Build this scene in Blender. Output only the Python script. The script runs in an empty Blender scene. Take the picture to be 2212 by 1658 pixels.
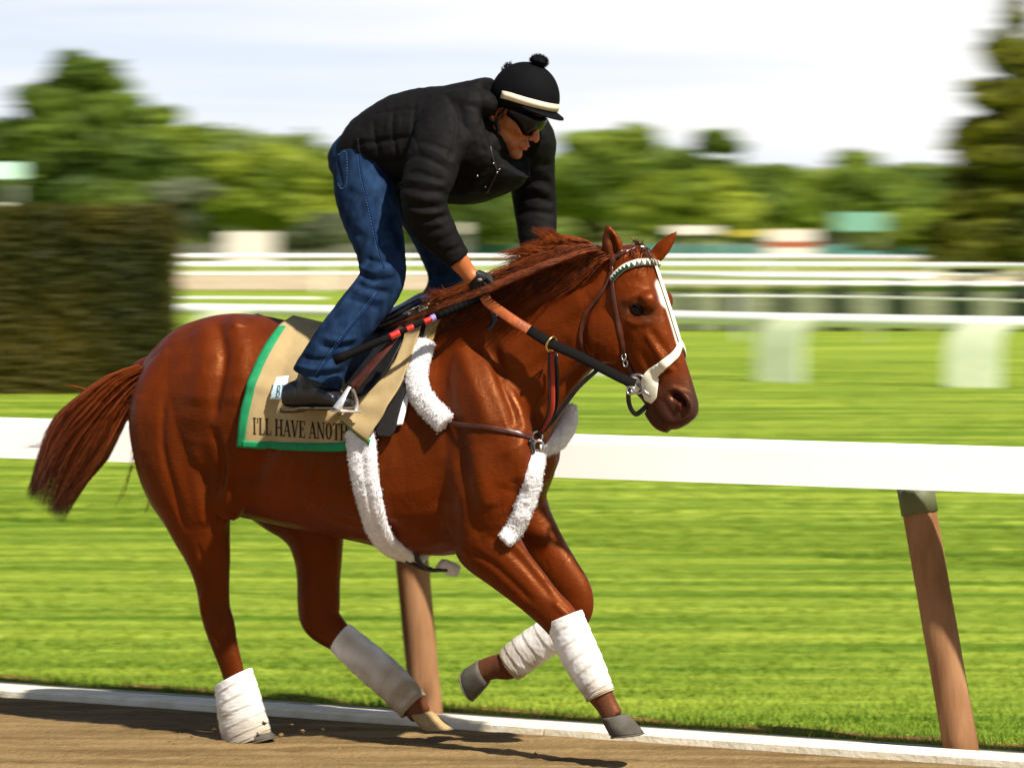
import bpy, bmesh, math, random
import numpy as np
from mathutils import Vector, Matrix, noise as mnoise
from mathutils.bvhtree import BVHTree

random.seed(7)
RNG = np.random.default_rng(7)
scene = bpy.context.scene
C = scene.collection

# ------------------------------------------------------------------ camera
FP = 7810.0            # focal length, in units of a picture 2211 wide
HC = 1.9               # eye height in metres
CX, HY = 1105.5, 475.0 # principal column and the horizon's row
cam = bpy.data.cameras.new('camera')
cam.lens = FP / 2211 * 36
cam.sensor_width = 36
cam.shift_y = -(829 - HY) / 2211
cam.clip_start = 0.1
cam.clip_end = 6000
cam.dof.use_dof = True
cam.dof.focus_distance = 12.55
cam.dof.aperture_fstop = 9.0
cam.dof.aperture_ratio = 0.10
cam_o = bpy.data.objects.new('camera', cam)
cam_o.location = (0, 0, HC)
cam_o.rotation_euler = (math.radians(90), 0, 0)
C.objects.link(cam_o)
scene.camera = cam_o

# ------------------------------------------------------------------ light
SUN = Vector((0.40, -0.46, 0.79)).normalized()
sun = bpy.data.lights.new('sun', 'SUN')
sun.energy = 5.0
sun.angle = math.radians(1.5)
sun.color = (1.0, 0.93, 0.82)
sun_o = bpy.data.objects.new('sun', sun)
sun_o.rotation_euler = SUN.to_track_quat('Z', 'Y').to_euler()
C.objects.link(sun_o)

world = bpy.data.worlds.new('World')
scene.world = world
world.use_nodes = True
wn = world.node_tree
wn.nodes.clear()
def N(nt, t, **kw):
    n = nt.nodes.new(t)
    for k, v in kw.items():
        if hasattr(n, k) and not k.startswith('in_'):
            setattr(n, k, v)
    return n
wo = N(wn, 'ShaderNodeOutputWorld')
bg_sky = N(wn, 'ShaderNodeBackground')
bg_cloud = N(wn, 'ShaderNodeBackground')
sky = N(wn, 'ShaderNodeTexSky')
sky.sky_type = 'NISHITA'
sky.sun_disc = False
sky.sun_elevation = math.asin(SUN.z)
sky.sun_rotation = math.atan2(SUN.x, SUN.y)
bg_sky.inputs['Strength'].default_value = 0.05
wn.links.new(sky.outputs[0], bg_sky.inputs['Color'])
geo = N(wn, 'ShaderNodeTexCoord')
mp = N(wn, 'ShaderNodeMapping')
mp.inputs['Scale'].default_value = (2.2, 2.2, 34)
mp.inputs['Location'].default_value = (3.1, 0.4, 0.15)
nz = N(wn, 'ShaderNodeTexNoise')
nz.inputs['Scale'].default_value = 1.0
nz.inputs['Detail'].default_value = 5
wn.links.new(geo.outputs['Generated'], mp.inputs['Vector'])
wn.links.new(mp.outputs[0], nz.inputs['Vector'])
# cloud cover: closed at the horizon, broken higher up
sep = N(wn, 'ShaderNodeSeparateXYZ')
wn.links.new(geo.outputs['Generated'], sep.inputs[0])
cover = N(wn, 'ShaderNodeMapRange')
cover.inputs['From Min'].default_value = 0.02
cover.inputs['From Max'].default_value = 0.20
cover.inputs['To Min'].default_value = 0.95
cover.inputs['To Max'].default_value = 0.0
wn.links.new(sep.outputs['Z'], cover.inputs['Value'])
addc = N(wn, 'ShaderNodeMath', operation='ADD')
wn.links.new(nz.outputs['Fac'], addc.inputs[0])
wn.links.new(cover.outputs[0], addc.inputs[1])
cl = N(wn, 'ShaderNodeMapRange')
cl.inputs['From Min'].default_value = 0.55
cl.inputs['From Max'].default_value = 1.15
wn.links.new(addc.outputs[0], cl.inputs['Value'])
ramp = N(wn, 'ShaderNodeValToRGB')
ramp.color_ramp.elements[0].position = 0.36
ramp.color_ramp.elements[0].color = (0.79, 0.87, 0.99, 1)
ramp.color_ramp.elements[1].position = 0.52
ramp.color_ramp.elements[1].color = (1.0, 1.0, 0.985, 1)
wn.links.new(nz.outputs['Fac'], ramp.inputs['Fac'])
wn.links.new(ramp.outputs[0], bg_cloud.inputs['Color'])
bg_cloud.inputs['Strength'].default_value = 0.63
mixw = N(wn, 'ShaderNodeMixShader')
wn.links.new(cl.outputs[0], mixw.inputs['Fac'])
wn.links.new(bg_sky.outputs[0], mixw.inputs[1])
wn.links.new(bg_cloud.outputs[0], mixw.inputs[2])
wn.links.new(mixw.outputs[0], wo.inputs['Surface'])

vs = scene.view_settings
vs.view_transform = 'Standard'
vs.look = 'None'
vs.exposure = 0.70
vs.gamma = 1.0
vs.use_curve_mapping = False
scene.render.engine = 'CYCLES'
scene.cycles.use_denoising = True
scene.cycles.max_bounces = 6
scene.cycles.transparent_max_bounces = 16

# ------------------------------------------------------------------ helpers
def at(px, py, Y):
    """world point seen at (px, py) at distance Y"""
    return Vector(((px - CX) / FP * Y, Y, HC - (py - HY) / FP * Y))
def ground_at(px, py, z=0.0):
    Y = (HC - z) * FP / (py - HY)
    return Vector(((px - CX) / FP * Y, Y, z))
def root(name, loc, label=None, cat=None, group=None, kind=None):
    o = bpy.data.objects.new(name, None)
    o.location = loc
    o.empty_display_size = 0.1
    C.objects.link(o)
    tag(o, label, cat, group, kind)
    return o
def tag(o, label=None, cat=None, group=None, kind=None):
    if label: o['label'] = label
    if cat: o['category'] = cat
    if group: o['group'] = group
    if kind: o['kind'] = kind
    return o
def mesh_obj(name, verts, faces, mat, parent=None, smooth=True, uv=None):
    """verts in world space; stored relative to the parent's location"""
    v = np.asarray(verts, dtype=np.float64).reshape(-1, 3)
    off = np.zeros(3)
    p = parent
    while p is not None:
        off += np.array(p.location); p = p.parent
    loc = None
    me = bpy.data.meshes.new(name)
    if parent is None:
        loc = np.array([(v[:, 0].min() + v[:, 0].max()) / 2, (v[:, 1].min() + v[:, 1].max()) / 2, v[:, 2].min()])
        off = loc
    v = v - off
    if isinstance(faces, np.ndarray):
        nf, k = faces.shape
        me.vertices.add(len(v)); me.vertices.foreach_set('co', v.ravel())
        me.loops.add(nf * k); me.loops.foreach_set('vertex_index', faces.ravel().astype(np.int32))
        me.polygons.add(nf)
        me.polygons.foreach_set('loop_start', np.arange(0, nf * k, k, dtype=np.int32))
        me.update(calc_edges=True)
    else:
        me.from_pydata([tuple(x) for x in v], [], [tuple(f) for f in faces])
        me.update()
    if smooth:
        me.polygons.foreach_set('use_smooth', np.ones(len(me.polygons), dtype=bool))
    if mat is not None:
        for m in (mat if isinstance(mat, (list, tuple)) else [mat]):
            me.materials.append(m)
    o = bpy.data.objects.new(name, me)
    C.objects.link(o)
    if parent is not None: o.parent = parent
    else: o.location = loc
    return o
class MB:
    def __init__(s): s.v = []; s.f = []
    def add(s, vs_, fs_):
        n = len(s.v)
        s.v += [tuple(x) for x in vs_]
        s.f += [tuple(i + n for i in f) for f in fs_]
    def rings(s, rings, cap=True, closed=False):
        """rings: list of equal-length lists of points"""
        k = len(rings[0]); n = len(s.v)
        for r in rings: s.v += [tuple(p) for p in r]
        m = len(rings)
        for i in range(m - 1 + (1 if closed else 0)):
            a = n + i * k; b = n + ((i + 1) % m) * k
            for j in range(k):
                j2 = (j + 1) % k
                s.f.append((a + j, a + j2, b + j2, b + j))
        if cap and not closed:
            s.f.append(tuple(n + j for j in range(k))[::-1])
            s.f.append(tuple(n + (m - 1) * k + j for j in range(k)))
    def box(s, c, ax, ay, az):
        c, ax, ay, az = Vector(c), Vector(ax), Vector(ay), Vector(az)
        p = [c + i * ax + j * ay + k * az for i in (-1, 1) for j in (-1, 1) for k in (-1, 1)]
        s.add(p, [(0, 1, 3, 2), (4, 6, 7, 5), (0, 4, 5, 1), (2, 3, 7, 6), (0, 2, 6, 4), (1, 5, 7, 3)])
    def tube(s, pts, r, k=10, up=None, flat=None, cap=True):
        """pts along a path, r radius or list; flat=(ru, rv) ratios with up as the first axis"""
        pts = [Vector(p) for p in pts]
        n = len(pts)
        rr = r if isinstance(r, (list, tuple, np.ndarray)) else [r] * n
        rings = []; prev = None
        for i, p in enumerate(pts):
            t = (pts[min(i + 1, n - 1)] - pts[max(i - 1, 0)]).normalized()
            if up is not None: u = Vector(up[i]) if isinstance(up, list) else Vector(up)
            else: u = prev if prev is not None else (Vector((0, 0, 1)) if abs(t.z) < 0.9 else Vector((1, 0, 0)))
            u = (u - t * u.dot(t)).normalized()
            prev = u
            v = t.cross(u)
            a, b = (flat if flat else (1, 1))
            rings.append([p + u * math.cos(q) * rr[i] * a + v * math.sin(q) * rr[i] * b
                          for q in [2 * math.pi * j / k for j in range(k)]])
        s.rings(rings, cap)
    def ball(s, c, rx, ry=None, rz=None, k=14, m=9, axes=None):
        ry = ry or rx; rz = rz or rx
        c = Vector(c)
        X, Y_, Z = axes if axes else (Vector((1, 0, 0)), Vector((0, 1, 0)), Vector((0, 0, 1)))
        rings = []
        for i in range(m + 1):
            th = math.pi * (i + 0.02 * (i == 0) - 0.02 * (i == m)) / m
            rings.append([c + Z * (-math.cos(th) * rz) + X * (math.sin(th) * math.cos(2 * math.pi * j / k) * rx)
                          + Y_ * (math.sin(th) * math.sin(2 * math.pi * j / k) * ry) for j in range(k)])
        s.rings(rings, True)
    def build(s, name, mat, parent=None, smooth=True):
        return mesh_obj(name, s.v, s.f, mat, parent, smooth)
def catmull(P, n):
    """P: list of tuples / arrays -> resampled n points per span"""
    P = [np.asarray(p, dtype=float) for p in P]
    Q = [2 * P[0] - P[1]] + P + [2 * P[-1] - P[-2]]
    out = []
    for i in range(1, len(Q) - 2):
        p0, p1, p2, p3 = Q[i - 1], Q[i], Q[i + 1], Q[i + 2]
        for j in range(n):
            t = j / n
            out.append(0.5 * ((2 * p1) + (-p0 + p2) * t + (2 * p0 - 5 * p1 + 4 * p2 - p3) * t * t + (-p0 + 3 * p1 - 3 * p2 + p3) * t ** 3))
    out.append(P[-1])
    return out

# ------------------------------------------------------------------ materials
def mat(name, col, rough=0.6, spec=0.5, metal=0.0, var=0.0, vscale=8.0, vstretch=(1, 1, 1), bump=0.0, bscale=60.0,
        bstretch=(1, 1, 1), coat=0.0, sheen=0.0, stint=None, col2=None, detail=4, attr=None, bdist=0.01, trans=0.0, coords='Object', alpha=None, rot=(0, 0, 0)):
    m = bpy.data.materials.new(name)
    m.use_nodes = True
    nt = m.node_tree
    b = nt.nodes['Principled BSDF']
    b.inputs['Roughness'].default_value = rough
    b.inputs['Specular IOR Level'].default_value = spec
    b.inputs['Metallic'].default_value = metal
    b.inputs['Coat Weight'].default_value = coat
    b.inputs['Coat Roughness'].default_value = 0.25
    b.inputs['Sheen Weight'].default_value = sheen
    if stint: b.inputs['Specular Tint'].default_value = (*stint, 1)
    tc = N(nt, 'ShaderNodeTexCoord')
    base = None
    if col2 is not None or var > 0:
        c2 = col2 if col2 is not None else tuple(min(1, c * (1 + var)) for c in col)
        c1 = col if col2 is not None else tuple(c * (1 - var) for c in col)
        mpn = N(nt, 'ShaderNodeMapping'); mpn.inputs['Scale'].default_value = vstretch
        mpn.inputs['Rotation'].default_value = rot
        n = N(nt, 'ShaderNodeTexNoise'); n.inputs['Scale'].default_value = vscale; n.inputs['Detail'].default_value = detail
        nt.links.new(tc.outputs[coords], mpn.inputs['Vector']); nt.links.new(mpn.outputs[0], n.inputs['Vector'])
        r = N(nt, 'ShaderNodeValToRGB')
        r.color_ramp.elements[0].position = 0.36; r.color_ramp.elements[0].color = (*c1, 1)
        r.color_ramp.elements[1].position = 0.64; r.color_ramp.elements[1].color = (*c2, 1)
        nt.links.new(n.outputs['Fac'], r.inputs['Fac'])
        base = r.outputs[0]
    if attr:
        a = N(nt, 'ShaderNodeVertexColor'); a.layer_name = attr
        if base is not None:
            mx = N(nt, 'ShaderNodeMix'); mx.data_type = 'RGBA'; mx.blend_type = 'MULTIPLY'
            mx.inputs['Factor'].default_value = 1
            nt.links.new(base, mx.inputs['A']); nt.links.new(a.outputs['Color'], mx.inputs['B'])
            base = mx.outputs['Result']
        else: base = a.outputs['Color']
    if base is not None: nt.links.new(base, b.inputs['Base Color'])
    else: b.inputs['Base Color'].default_value = (*col, 1)
    if bump > 0:
        mpb = N(nt, 'ShaderNodeMapping'); mpb.inputs['Scale'].default_value = bstretch
        mpb.inputs['Rotation'].default_value = rot
        nb = N(nt, 'ShaderNodeTexNoise'); nb.inputs['Scale'].default_value = bscale; nb.inputs['Detail'].default_value = 5
        bp = N(nt, 'ShaderNodeBump'); bp.inputs['Strength'].default_value = bump; bp.inputs['Distance'].default_value = bdist
        nt.links.new(tc.outputs[coords], mpb.inputs['Vector']); nt.links.new(mpb.outputs[0], nb.inputs['Vector'])
        nt.links.new(nb.outputs['Fac'], bp.inputs['Height']); nt.links.new(bp.outputs[0], b.inputs['Normal'])
    if trans > 0:
        t = N(nt, 'ShaderNodeBsdfTranslucent')
        if base is not None: nt.links.new(base, t.inputs['Color'])
        else: t.inputs['Color'].default_value = (*col, 1)
        ms = N(nt, 'ShaderNodeMixShader'); ms.inputs[0].default_value = trans
        out = nt.nodes['Material Output']
        nt.links.new(b.outputs[0], ms.inputs[1]); nt.links.new(t.outputs[0], ms.inputs[2]); nt.links.new(ms.outputs[0], out.inputs['Surface'])
    return m
YAW = math.radians(25)
RD = Vector((math.cos(math.radians(26.4)), -math.sin(math.radians(26.4)), 0))   # along the track, to the right
RN = Vector((-RD.y, RD.x, 0))                                                   # across it, away from the camera
RANG = math.radians(26.4)
M = {}
M['dirt'] = mat('dirt', (0.135, 0.086, 0.034), 0.95, 0.1, col2=(0.235, 0.158, 0.070), vscale=2.6, vstretch=(0.35, 3.2, 1), rot=(0, 0, RANG), bump=0.7, bscale=38, bdist=0.02, detail=8)
M['turf'] = mat('turf', (0.088, 0.170, 0.010), 0.9, 0.1, col2=(0.31, 0.38, 0.042), vscale=1.15, vstretch=(0.22, 2.6, 1), rot=(0, 0, RANG), bump=0.6, bscale=60, bdist=0.03, detail=7)
M['blade'] = mat('blade', (0.10, 0.20, 0.012), 0.6, 0.15, col2=(0.34, 0.43, 0.048), vscale=1.15, vstretch=(0.22, 2.6, 1), rot=(0, 0, RANG), detail=7, trans=0.3)
M['sand'] = mat('sand', (0.42, 0.34, 0.22), 0.95, 0.1, var=0.15, vscale=0.6, bump=0.3)
M['kerb'] = mat('kerb', (0.72, 0.65, 0.49), 0.7, 0.3, col2=(0.88, 0.83, 0.68), vscale=6, vstretch=(0.4, 5, 3), rot=(0, 0, RANG), bump=0.3, bscale=60)
M['concrete'] = mat('concrete', (0.30, 0.27, 0.20), 0.9, 0.2, col2=(0.42, 0.38, 0.27), vscale=5, vstretch=(0.4, 4, 2), rot=(0, 0, RANG), bump=0.5, bscale=50)
M['white'] = mat('white_paint', (0.90, 0.89, 0.85), 0.35, 0.5, var=0.02, vscale=2, bump=0.05, bscale=20)
M['post_wood'] = mat('post_wood', (0.19, 0.085, 0.035), 0.85, 0.15, col2=(0.33, 0.175, 0.085), vscale=9, vstretch=(1, 1, 0.25), bump=0.5, bscale=30, bstretch=(1, 1, 0.15))
M['bracket'] = mat('bracket_metal', (0.10, 0.11, 0.05), 0.6, 0.4)

# ================================================================== ground, kerb, rails
def tr(s, d, z=0.0):
    """track frame: s metres along the rail to the right, d metres beyond the kerb's front edge"""
    p = ORG + RD * s + RN * d
    return Vector((p.x, p.y, z))
ORG = ground_at(0, 1508)
def strip(name, d0, d1, z, m, s0=-400, s1=300, ns=1, nd=1):
    v, f = [], []
    for i in range(ns + 1):
        for j in range(nd + 1):
            v.append(tr(s0 + (s1 - s0) * i / ns, d0 + (d1 - d0) * j / nd, z))
    for i in range(ns):
        for j in range(nd):
            a = i * (nd + 1) + j
            f.append((a, a + nd + 1, a + nd + 2, a + 1))
    return tag(mesh_obj(name, v, f, m, None, False), kind='structure')
g = mesh_obj('ground', [(-3000, -1500, -0.012), (3000, -1500, -0.012), (3000, 4500, -0.012), (-3000, 4500, -0.012)], [(0, 1, 2, 3)], M['turf'], None, False)
tag(g, kind='structure')
# dirt track near the camera: a harrowed surface with real ridges
xs = np.linspace(-6.5, 9.5, 420); ds = np.linspace(-7.0, 0.0, 200)
vv = []
for s_ in xs:
    for d_ in ds:
        h = 0.6 * 0.010 * mnoise.noise(Vector((s_ * 1.3, d_ * 9, 0))) + 0.006 * mnoise.noise(Vector((s_ * 5, d_ * 16, 3))) + 0.008 * mnoise.noise(Vector((s_ * 22, d_ * 24, 6)))
        edge = min(1.0, (s_ + 6.5) / .3, (9.5 - s_) / .3, (d_ + 7.0) / .3, (0.02 - d_) / .1 if d_ < 0 else .1)
        vv.append(tr(s_, d_, 0.006 + (h + 0.008) * max(0, edge)))
nd_ = len(ds)
I, J = np.meshgrid(np.arange(len(xs) - 1), np.arange(nd_ - 1), indexing='ij')
a = (I * nd_ + J).ravel()
tag(mesh_obj('dirt_track', vv, np.stack([a, a + nd_, a + nd_ + 1, a + 1], 1), M['dirt']), kind='structure')
strip('dirt_track', -26, -0.0, 0.000, M['dirt'])
# kerb under the rail
def extr(name, prof, s0, s1, m, kind='structure', n=1, wob=0.0):
    mb = MB()
    for i in range(n):
        a_, b_ = s0 + (s1 - s0) * i / n + 0.004, s0 + (s1 - s0) * (i + 1) / n - 0.004
        w = random.uniform(-wob, wob)
        mb.rings([[tr(a_, d + w, z + w * .5) for d, z in prof], [tr(b_, d + w, z + w * .5) for d, z in prof]])
    o = mb.build(name, m, None, False)
    if kind: tag(o, kind=kind)
    return o
kerb = extr('kerb', [(0.0, -0.02), (0.0, 0.032), (0.008, 0.042), (0.10, 0.045), (0.108, 0.036), (0.108, -0.02)], -60, 60, M['kerb'], n=50, wob=0.002)
extr('kerb', [(0.112, -0.02), (0.112, 0.026), (0.34, 0.018), (0.35, -0.02)], -60, 60, M['concrete'], n=12, wob=0.002)

# soil line and turf
turf = strip('turf', 0.36, 60, 0.004, M['turf'])
# grass blades: short tufts, denser near the kerb
def grass_patch(name, n, d0, d1, hmin, hmax, wid, label, tuft=5, smin=-1.2, smax=1.0):
    u = RNG.random(n); d = d0 + (d1 - d0) * u ** 1.6
    c = np.array([tr(0, 0, 0)])[0]
    # spread across what the picture could show at that distance
    Yc = c[1] + d * RN.y
    half = (1105 / FP) * (Yc + 3) + 1.2
    # along-track coordinate whose x is in +-half
    x = RNG.uniform(-1, 1, n) * half
    base = np.zeros((n, 3))
    s = (x - c[0] - d * RN.x) / RD.x
    base[:, 0] = c[0] + s * RD.x + d * RN.x
    base[:, 1] = c[1] + s * RD.y + d * RN.y
    base[:, 2] = 0.0
    k = tuft
    base = np.repeat(base, k, 0)
    m = len(base)
    base[:, 0] += RNG.normal(0, 0.018, m); base[:, 1] += RNG.normal(0, 0.018, m)
    ang = RNG.uniform(0, 2 * np.pi, m); lean = RNG.uniform(0.1, 0.9, m)
    h = RNG.uniform(hmin, hmax, m)
    dx = np.cos(ang); dy = np.sin(ang)
    w = wid * RNG.uniform(.7, 1.3, m)
    A = base + np.stack([-dy * w, dx * w, np.zeros(m)], 1)
    B = base - np.stack([-dy * w, dx * w, np.zeros(m)], 1)
    T = base + np.stack([dx * lean * h, dy * lean * h, h], 1)
    v = np.stack([A, B, T], 1).reshape(-1, 3)
    f = np.arange(3 * m).reshape(-1, 3)
    return tag(mesh_obj(name, v, f, M['blade'], None, False), label, 'grass', None, 'stuff')
grass_patch('grass', 42000, 0.36, 9, 0.012, 0.032, 0.003, 'bright green mown turf growing beyond the white rail')
grass_patch('grass', 22000, 7, 34, 0.015, 0.04, 0.007, 'green turf between the near rail and the second rail')
grass_patch('grass', 900, 0.34, 0.55, 0.02, 0.06, 0.003, 'longer grass fringe along the back of the kerb', tuft=8)
# bare soil patches along the kerb
M['soil'] = mat('soil', (0.16, 0.09, 0.03), 0.95, 0.1, var=0.3, vscale=14, bump=0.8, bscale=40)
mb = MB()
for s_, w_ in [(-0.5, .5), (.55, .4), (1.1, .2), (2.0, .45), (2.55, .25), (3.2, .5), (3.7, .35), (4.3, .6), (5.0, .4), (-1.3, .4)]:
    k = 26; c0 = s_; d0 = 0.47
    mb.rings([[tr(c0 + math.cos(q) * w_ * rr * (1 + .25 * math.sin(5 * q + s_)), d0 + math.sin(q) * .10 * rr * (1 + .3 * math.sin(3 * q + s_)), zz) for q in [2 * math.pi * j / k for j in range(k)]]
              for rr, zz in ((1, 0.006), (.6, .016), (.2, .02))], True)
tag(mb.build('soil', M['soil']), 'brown bare earth showing in patches along the kerb', 'soil', None, 'stuff')

def front_rail():
    c = tr(2, 0.09, 0)
    t = root('running_rail', c, 'broad white running rail on leaning wooden posts, right behind the horse', 'rail')
    # rail: hollow-looking cover with a rounded top and a rolled lower edge, in long lengths butted end to end
    prof = [(0.008, 0.955), (0.034, 1.075), (0.040, 1.095), (0.054, 1.107), (0.075, 1.112), (0.10, 1.107), (0.116, 1.095), (0.122, 1.075), (0.122, 0.955)]
    for k_ in range(5):
        a_, b_ = -14.2 + 8 * k_, -6.2 + 8 * k_
        if k_ in (1, 2): a_, b_ = (-6.2, 9.8) if k_ == 1 else (9.8, 9.9)
        if k_ == 2: continue
        mb = MB(); mb.rings([[tr(a_ + .002, d, z) for d, z in prof], [tr(b_ - .002, d, z) for d, z in prof]])
        o = mb.build('rail_cover', M['white'], t, False)
    for px0, py0, pxt in ((912, 1562, 842), (2074, 1640, 1962)):
        b = ground_at(px0, py0)
        b = Vector((b.x, b.y, -0.05)) + RN * 0.05
        top = b + RD * ((pxt - px0) * 0.00178) + RN * 0.03
        top.z = 0.955
        mb = MB()
        pts = [b.lerp(top, i / 8) for i in range(9)]
        rr = [0.062 + 0.004 * mnoise.noise(Vector((i * .7, px0, 0))) for i in range(9)]
        mb.tube(pts, rr, 12, up=RD)
        mb.build('post', M['post_wood'], t)
        mb = MB()
        mb.tube([top.lerp(b, .10), top.lerp(b, .002)], .0665, 14)
        mb.build('bracket', M['bracket'], t)
        mb = MB(); mb.tube([top + Vector((0, 0, -.002)) + RN * .02, top + Vector((0, 0, .07)) + RN * .02], .03, 10); mb.build('pin', M['bracket'], t)
    return t
front_rail()

UP_ = Vector((0, 0, 1))
# ---- far rails: polylines given by their ground row and height
def poly_rail(name, pts, ht, r, label, cat='rail', posts=None, m=None, postm=None, goose=0.35, pw=0.05, group=None, mid=None):
    m = m or M['white']; postm = postm or m
    P = [Vector(p) for p in pts]
    t = root(name, (P[0].x, P[0].y, 0), label, cat, group)
    cur = [Vector(q) for q in catmull([tuple(p) for p in P], 6)]
    mb = MB(); mb.tube([Vector((p.x, p.y, ht)) for p in cur], r, 12, up=(0, 0, 1), flat=(1.0, 0.8)); mb.build('rail_tube', m, t)
    if mid:
        mb = MB(); mb.tube([Vector((p.x, p.y, mid)) for p in cur], r * .5, 8, up=(0, 0, 1)); mb.build('lower_rail', m, t)
    if posts:
        L = [0]
        for i in range(1, len(cur)): L.append(L[-1] + (cur[i] - cur[i - 1]).length)
        s = posts[0]
        if isinstance(posts[0], (list, tuple)):
            want = [min(range(len(cur)), key=lambda i: abs(cur[i].x / cur[i].y * FP + CX - q)) for q in posts[0]]
            fine_ = []
            for q in posts[0]:
                best = min(((abs((cur[i].lerp(cur[i + 1], k / 10)).x / (cur[i].lerp(cur[i + 1], k / 10)).y * FP + CX - q), L[i] + (L[i + 1] - L[i]) * k / 10) for i in range(len(cur) - 1) for k in range(10)))
                fine_.append(best[1])
            s = fine_[0]; todo = fine_[1:]
        else: todo = None
        while s < L[-1]:
            for i in range(1, len(cur)):
                if L[i] >= s: break
            f_ = (s - L[i - 1]) / (L[i] - L[i - 1]); q = cur[i - 1].lerp(cur[i], f_)
            dv = (cur[i] - cur[i - 1]).normalized(); nv = Vector((-dv.y, dv.x, 0))
            base = Vector((q.x, q.y, -.03)) - dv * goose * .25 - nv * .16
            pl = [base, base + Vector((0, 0, ht * .4)), base + dv * goose * .02 + Vector((0, 0, ht * .68)), base + dv * goose * .10 + Vector((0, 0, ht * .86)), base + dv * goose * .25 + Vector((0, 0, ht - r * .3))]
            pl = catmull([tuple(x) for x in pl], 4)
            if pw > .2:
                o_ = Vector((q.x, q.y, 0)) - nv * .10
                lf = catmull([(-pw, 0, -.02), (-pw, 0, ht * .35), (-pw * .98, 0, ht * .62), (-pw * .8, .01, ht * .84), (-pw * .3, .03, ht * 1.0)], 4)
                rt = catmull([(pw, 0, -.02), (pw, 0, ht * .35), (pw * 1.03, 0, ht * .62), (pw * 1.2, .01, ht * .84), (pw * 1.6, .03, ht * 1.0)], 4)
                mb = MB(); mb.rings([[o_ + dv * l_[0] + nv * (l_[1] - .02) + UP_ * l_[2], o_ + dv * r_[0] + nv * (r_[1] - .02) + UP_ * r_[2], o_ + dv * r_[0] + nv * (r_[1] + .02) + UP_ * r_[2], o_ + dv * l_[0] + nv * (l_[1] + .02) + UP_ * l_[2]] for l_, r_ in zip(lf, rt)])
            else:
                mb = MB(); mb.tube([Vector(x) for x in pl], pw, 8, up=dv, flat=(1, .12))
            mb.build('post', postm, t, pw < .2)
            if todo is None: s += posts[1]
            elif todo: s = todo.pop(0)
            else: break
    return t
M['rail_post'] = mat('rail_post', (0.80, 0.85, 0.62), 0.6, 0.4, var=0.05)
poly_rail('running_rail', [ground_at(-60, 786), ground_at(300, 788), ground_at(700, 797), ground_at(1300, 812), ground_at(1700, 826), ground_at(2150, 838), ground_at(2500, 842)], 0.735, 0.075,
          'second white rail across the turf, on pale curved posts, behind the horse head', posts=([60, 470, 880, 1290, 1692, 2106], 0), postm=M['rail_post'], goose=0.5, pw=0.31)
# fence of grey-green panels on dark posts
M['panel'] = mat('panel_green', (0.19, 0.205, 0.12), 0.8, 0.3, var=0.15, vscale=3, vstretch=(1, 1, 6), bump=.2)
M['darkpost'] = mat('dark_post', (0.008, 0.020, 0.004), 0.8, 0.3, var=.2)
def panel_fence():
    a_, b_ = ground_at(1400, 716), ground_at(2360, 716)
    t = root('panel_fence', a_, 'low fence of grey green panels between dark posts, topped by a white rail', 'fence')
    mb = MB(); mb.tube([Vector((a_.x - 2.6, a_.y, .83)), Vector((b_.x, b_.y, .80))], .042, 10, up=(0, 0, 1)); mb.build('rail_tube', M['white'], t)
    sc = a_.y / FP
    xs_ = [1395, 1480, 1578, 1690, 1808, 1937, 2073, 2205, 2350]
    wd = [16, 22, 30, 40, 52, 60, 64, 66, 66]
    for i, (x, w) in enumerate(zip(xs_, wd)):
        X = (x - CX) * sc
        mb = MB(); pts = [Vector((X + .03, a_.y + .02, -.02)), Vector((X + .03, a_.y + .02, .45)), Vector((X + .0, a_.y + .02, .66)), Vector((X - .10, a_.y + .02, .77))]
        mb.tube([Vector(p) for p in catmull([tuple(p) for p in pts], 4)], .5 * w * sc, 8, up=(1, 0, 0), flat=(1, .35)); mb.build('post', M['darkpost'], t)
        if i < len(xs_) - 1:
            X2 = (xs_[i + 1] - CX) * sc
            mb = MB(); mb.box(((X + X2) / 2 + .03, a_.y + .05, .37), ((X2 - X) / 2 - .02, 0, 0), (0, .03, 0), (0, 0, .34)); mb.build('panel', M['panel'], t, False)
            mb = MB(); mb.box(((X + X2) / 2 + .03, a_.y + .05, .735), ((X2 - X) / 2 - .02, 0, 0), (0, .05, 0), (0, 0, .022)); mb.build('cap', M['turf'], t, False)
    return t
panel_fence()
poly_rail('thin_rail', [ground_at(1440, 738), ground_at(1800, 742), ground_at(2100, 752), ground_at(2400, 765)], 0.72, 0.017,
          'thin white cord rail strung in front of the dark panel fence', posts=(1.2, 2.4), goose=.05, pw=.02)
poly_rail('thin_rail', [ground_at(260, 742), ground_at(450, 742), ground_at(690, 744)], 0.70, 0.022,
          'thin white cord rail on the lawn right of the hedge', posts=(.8, 2.4), goose=.05, pw=.02)
poly_rail('running_rail', [ground_at(1200, 655), ground_at(1500, 668), ground_at(1700, 672), ground_at(2000, 676)], 0.72, 0.075,
          'white rail bending away between the panel fence and the far double rails', posts=(2, 4), postm=M['rail_post'], goose=.3, pw=.06)
poly_rail('running_rail', [ground_at(200, 634), ground_at(1100, 632), ground_at(1700, 634), ground_at(2080, 636), ground_at(2300, 640)], 0.74, 0.07,
          'far white rail in front of the sandy strip, running behind the rider', posts=(2, 4), postm=M['rail_post'], goose=.3, pw=.06, mid=.50)
poly_rail('running_rail', [ground_at(200, 600), ground_at(1100, 601), ground_at(1700, 603), ground_at(2080, 608), ground_at(2300, 610)], 0.72, 0.07,
          'farthest white rail, on the far side of the sandy strip', posts=(2, 4), postm=M['rail_post'], goose=.3, pw=.06)
v = [ground_at(-1500, 627, .004), ground_at(3500, 624, .004), ground_at(3500, 584, .004), ground_at(-1500, 584, .004)]
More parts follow.
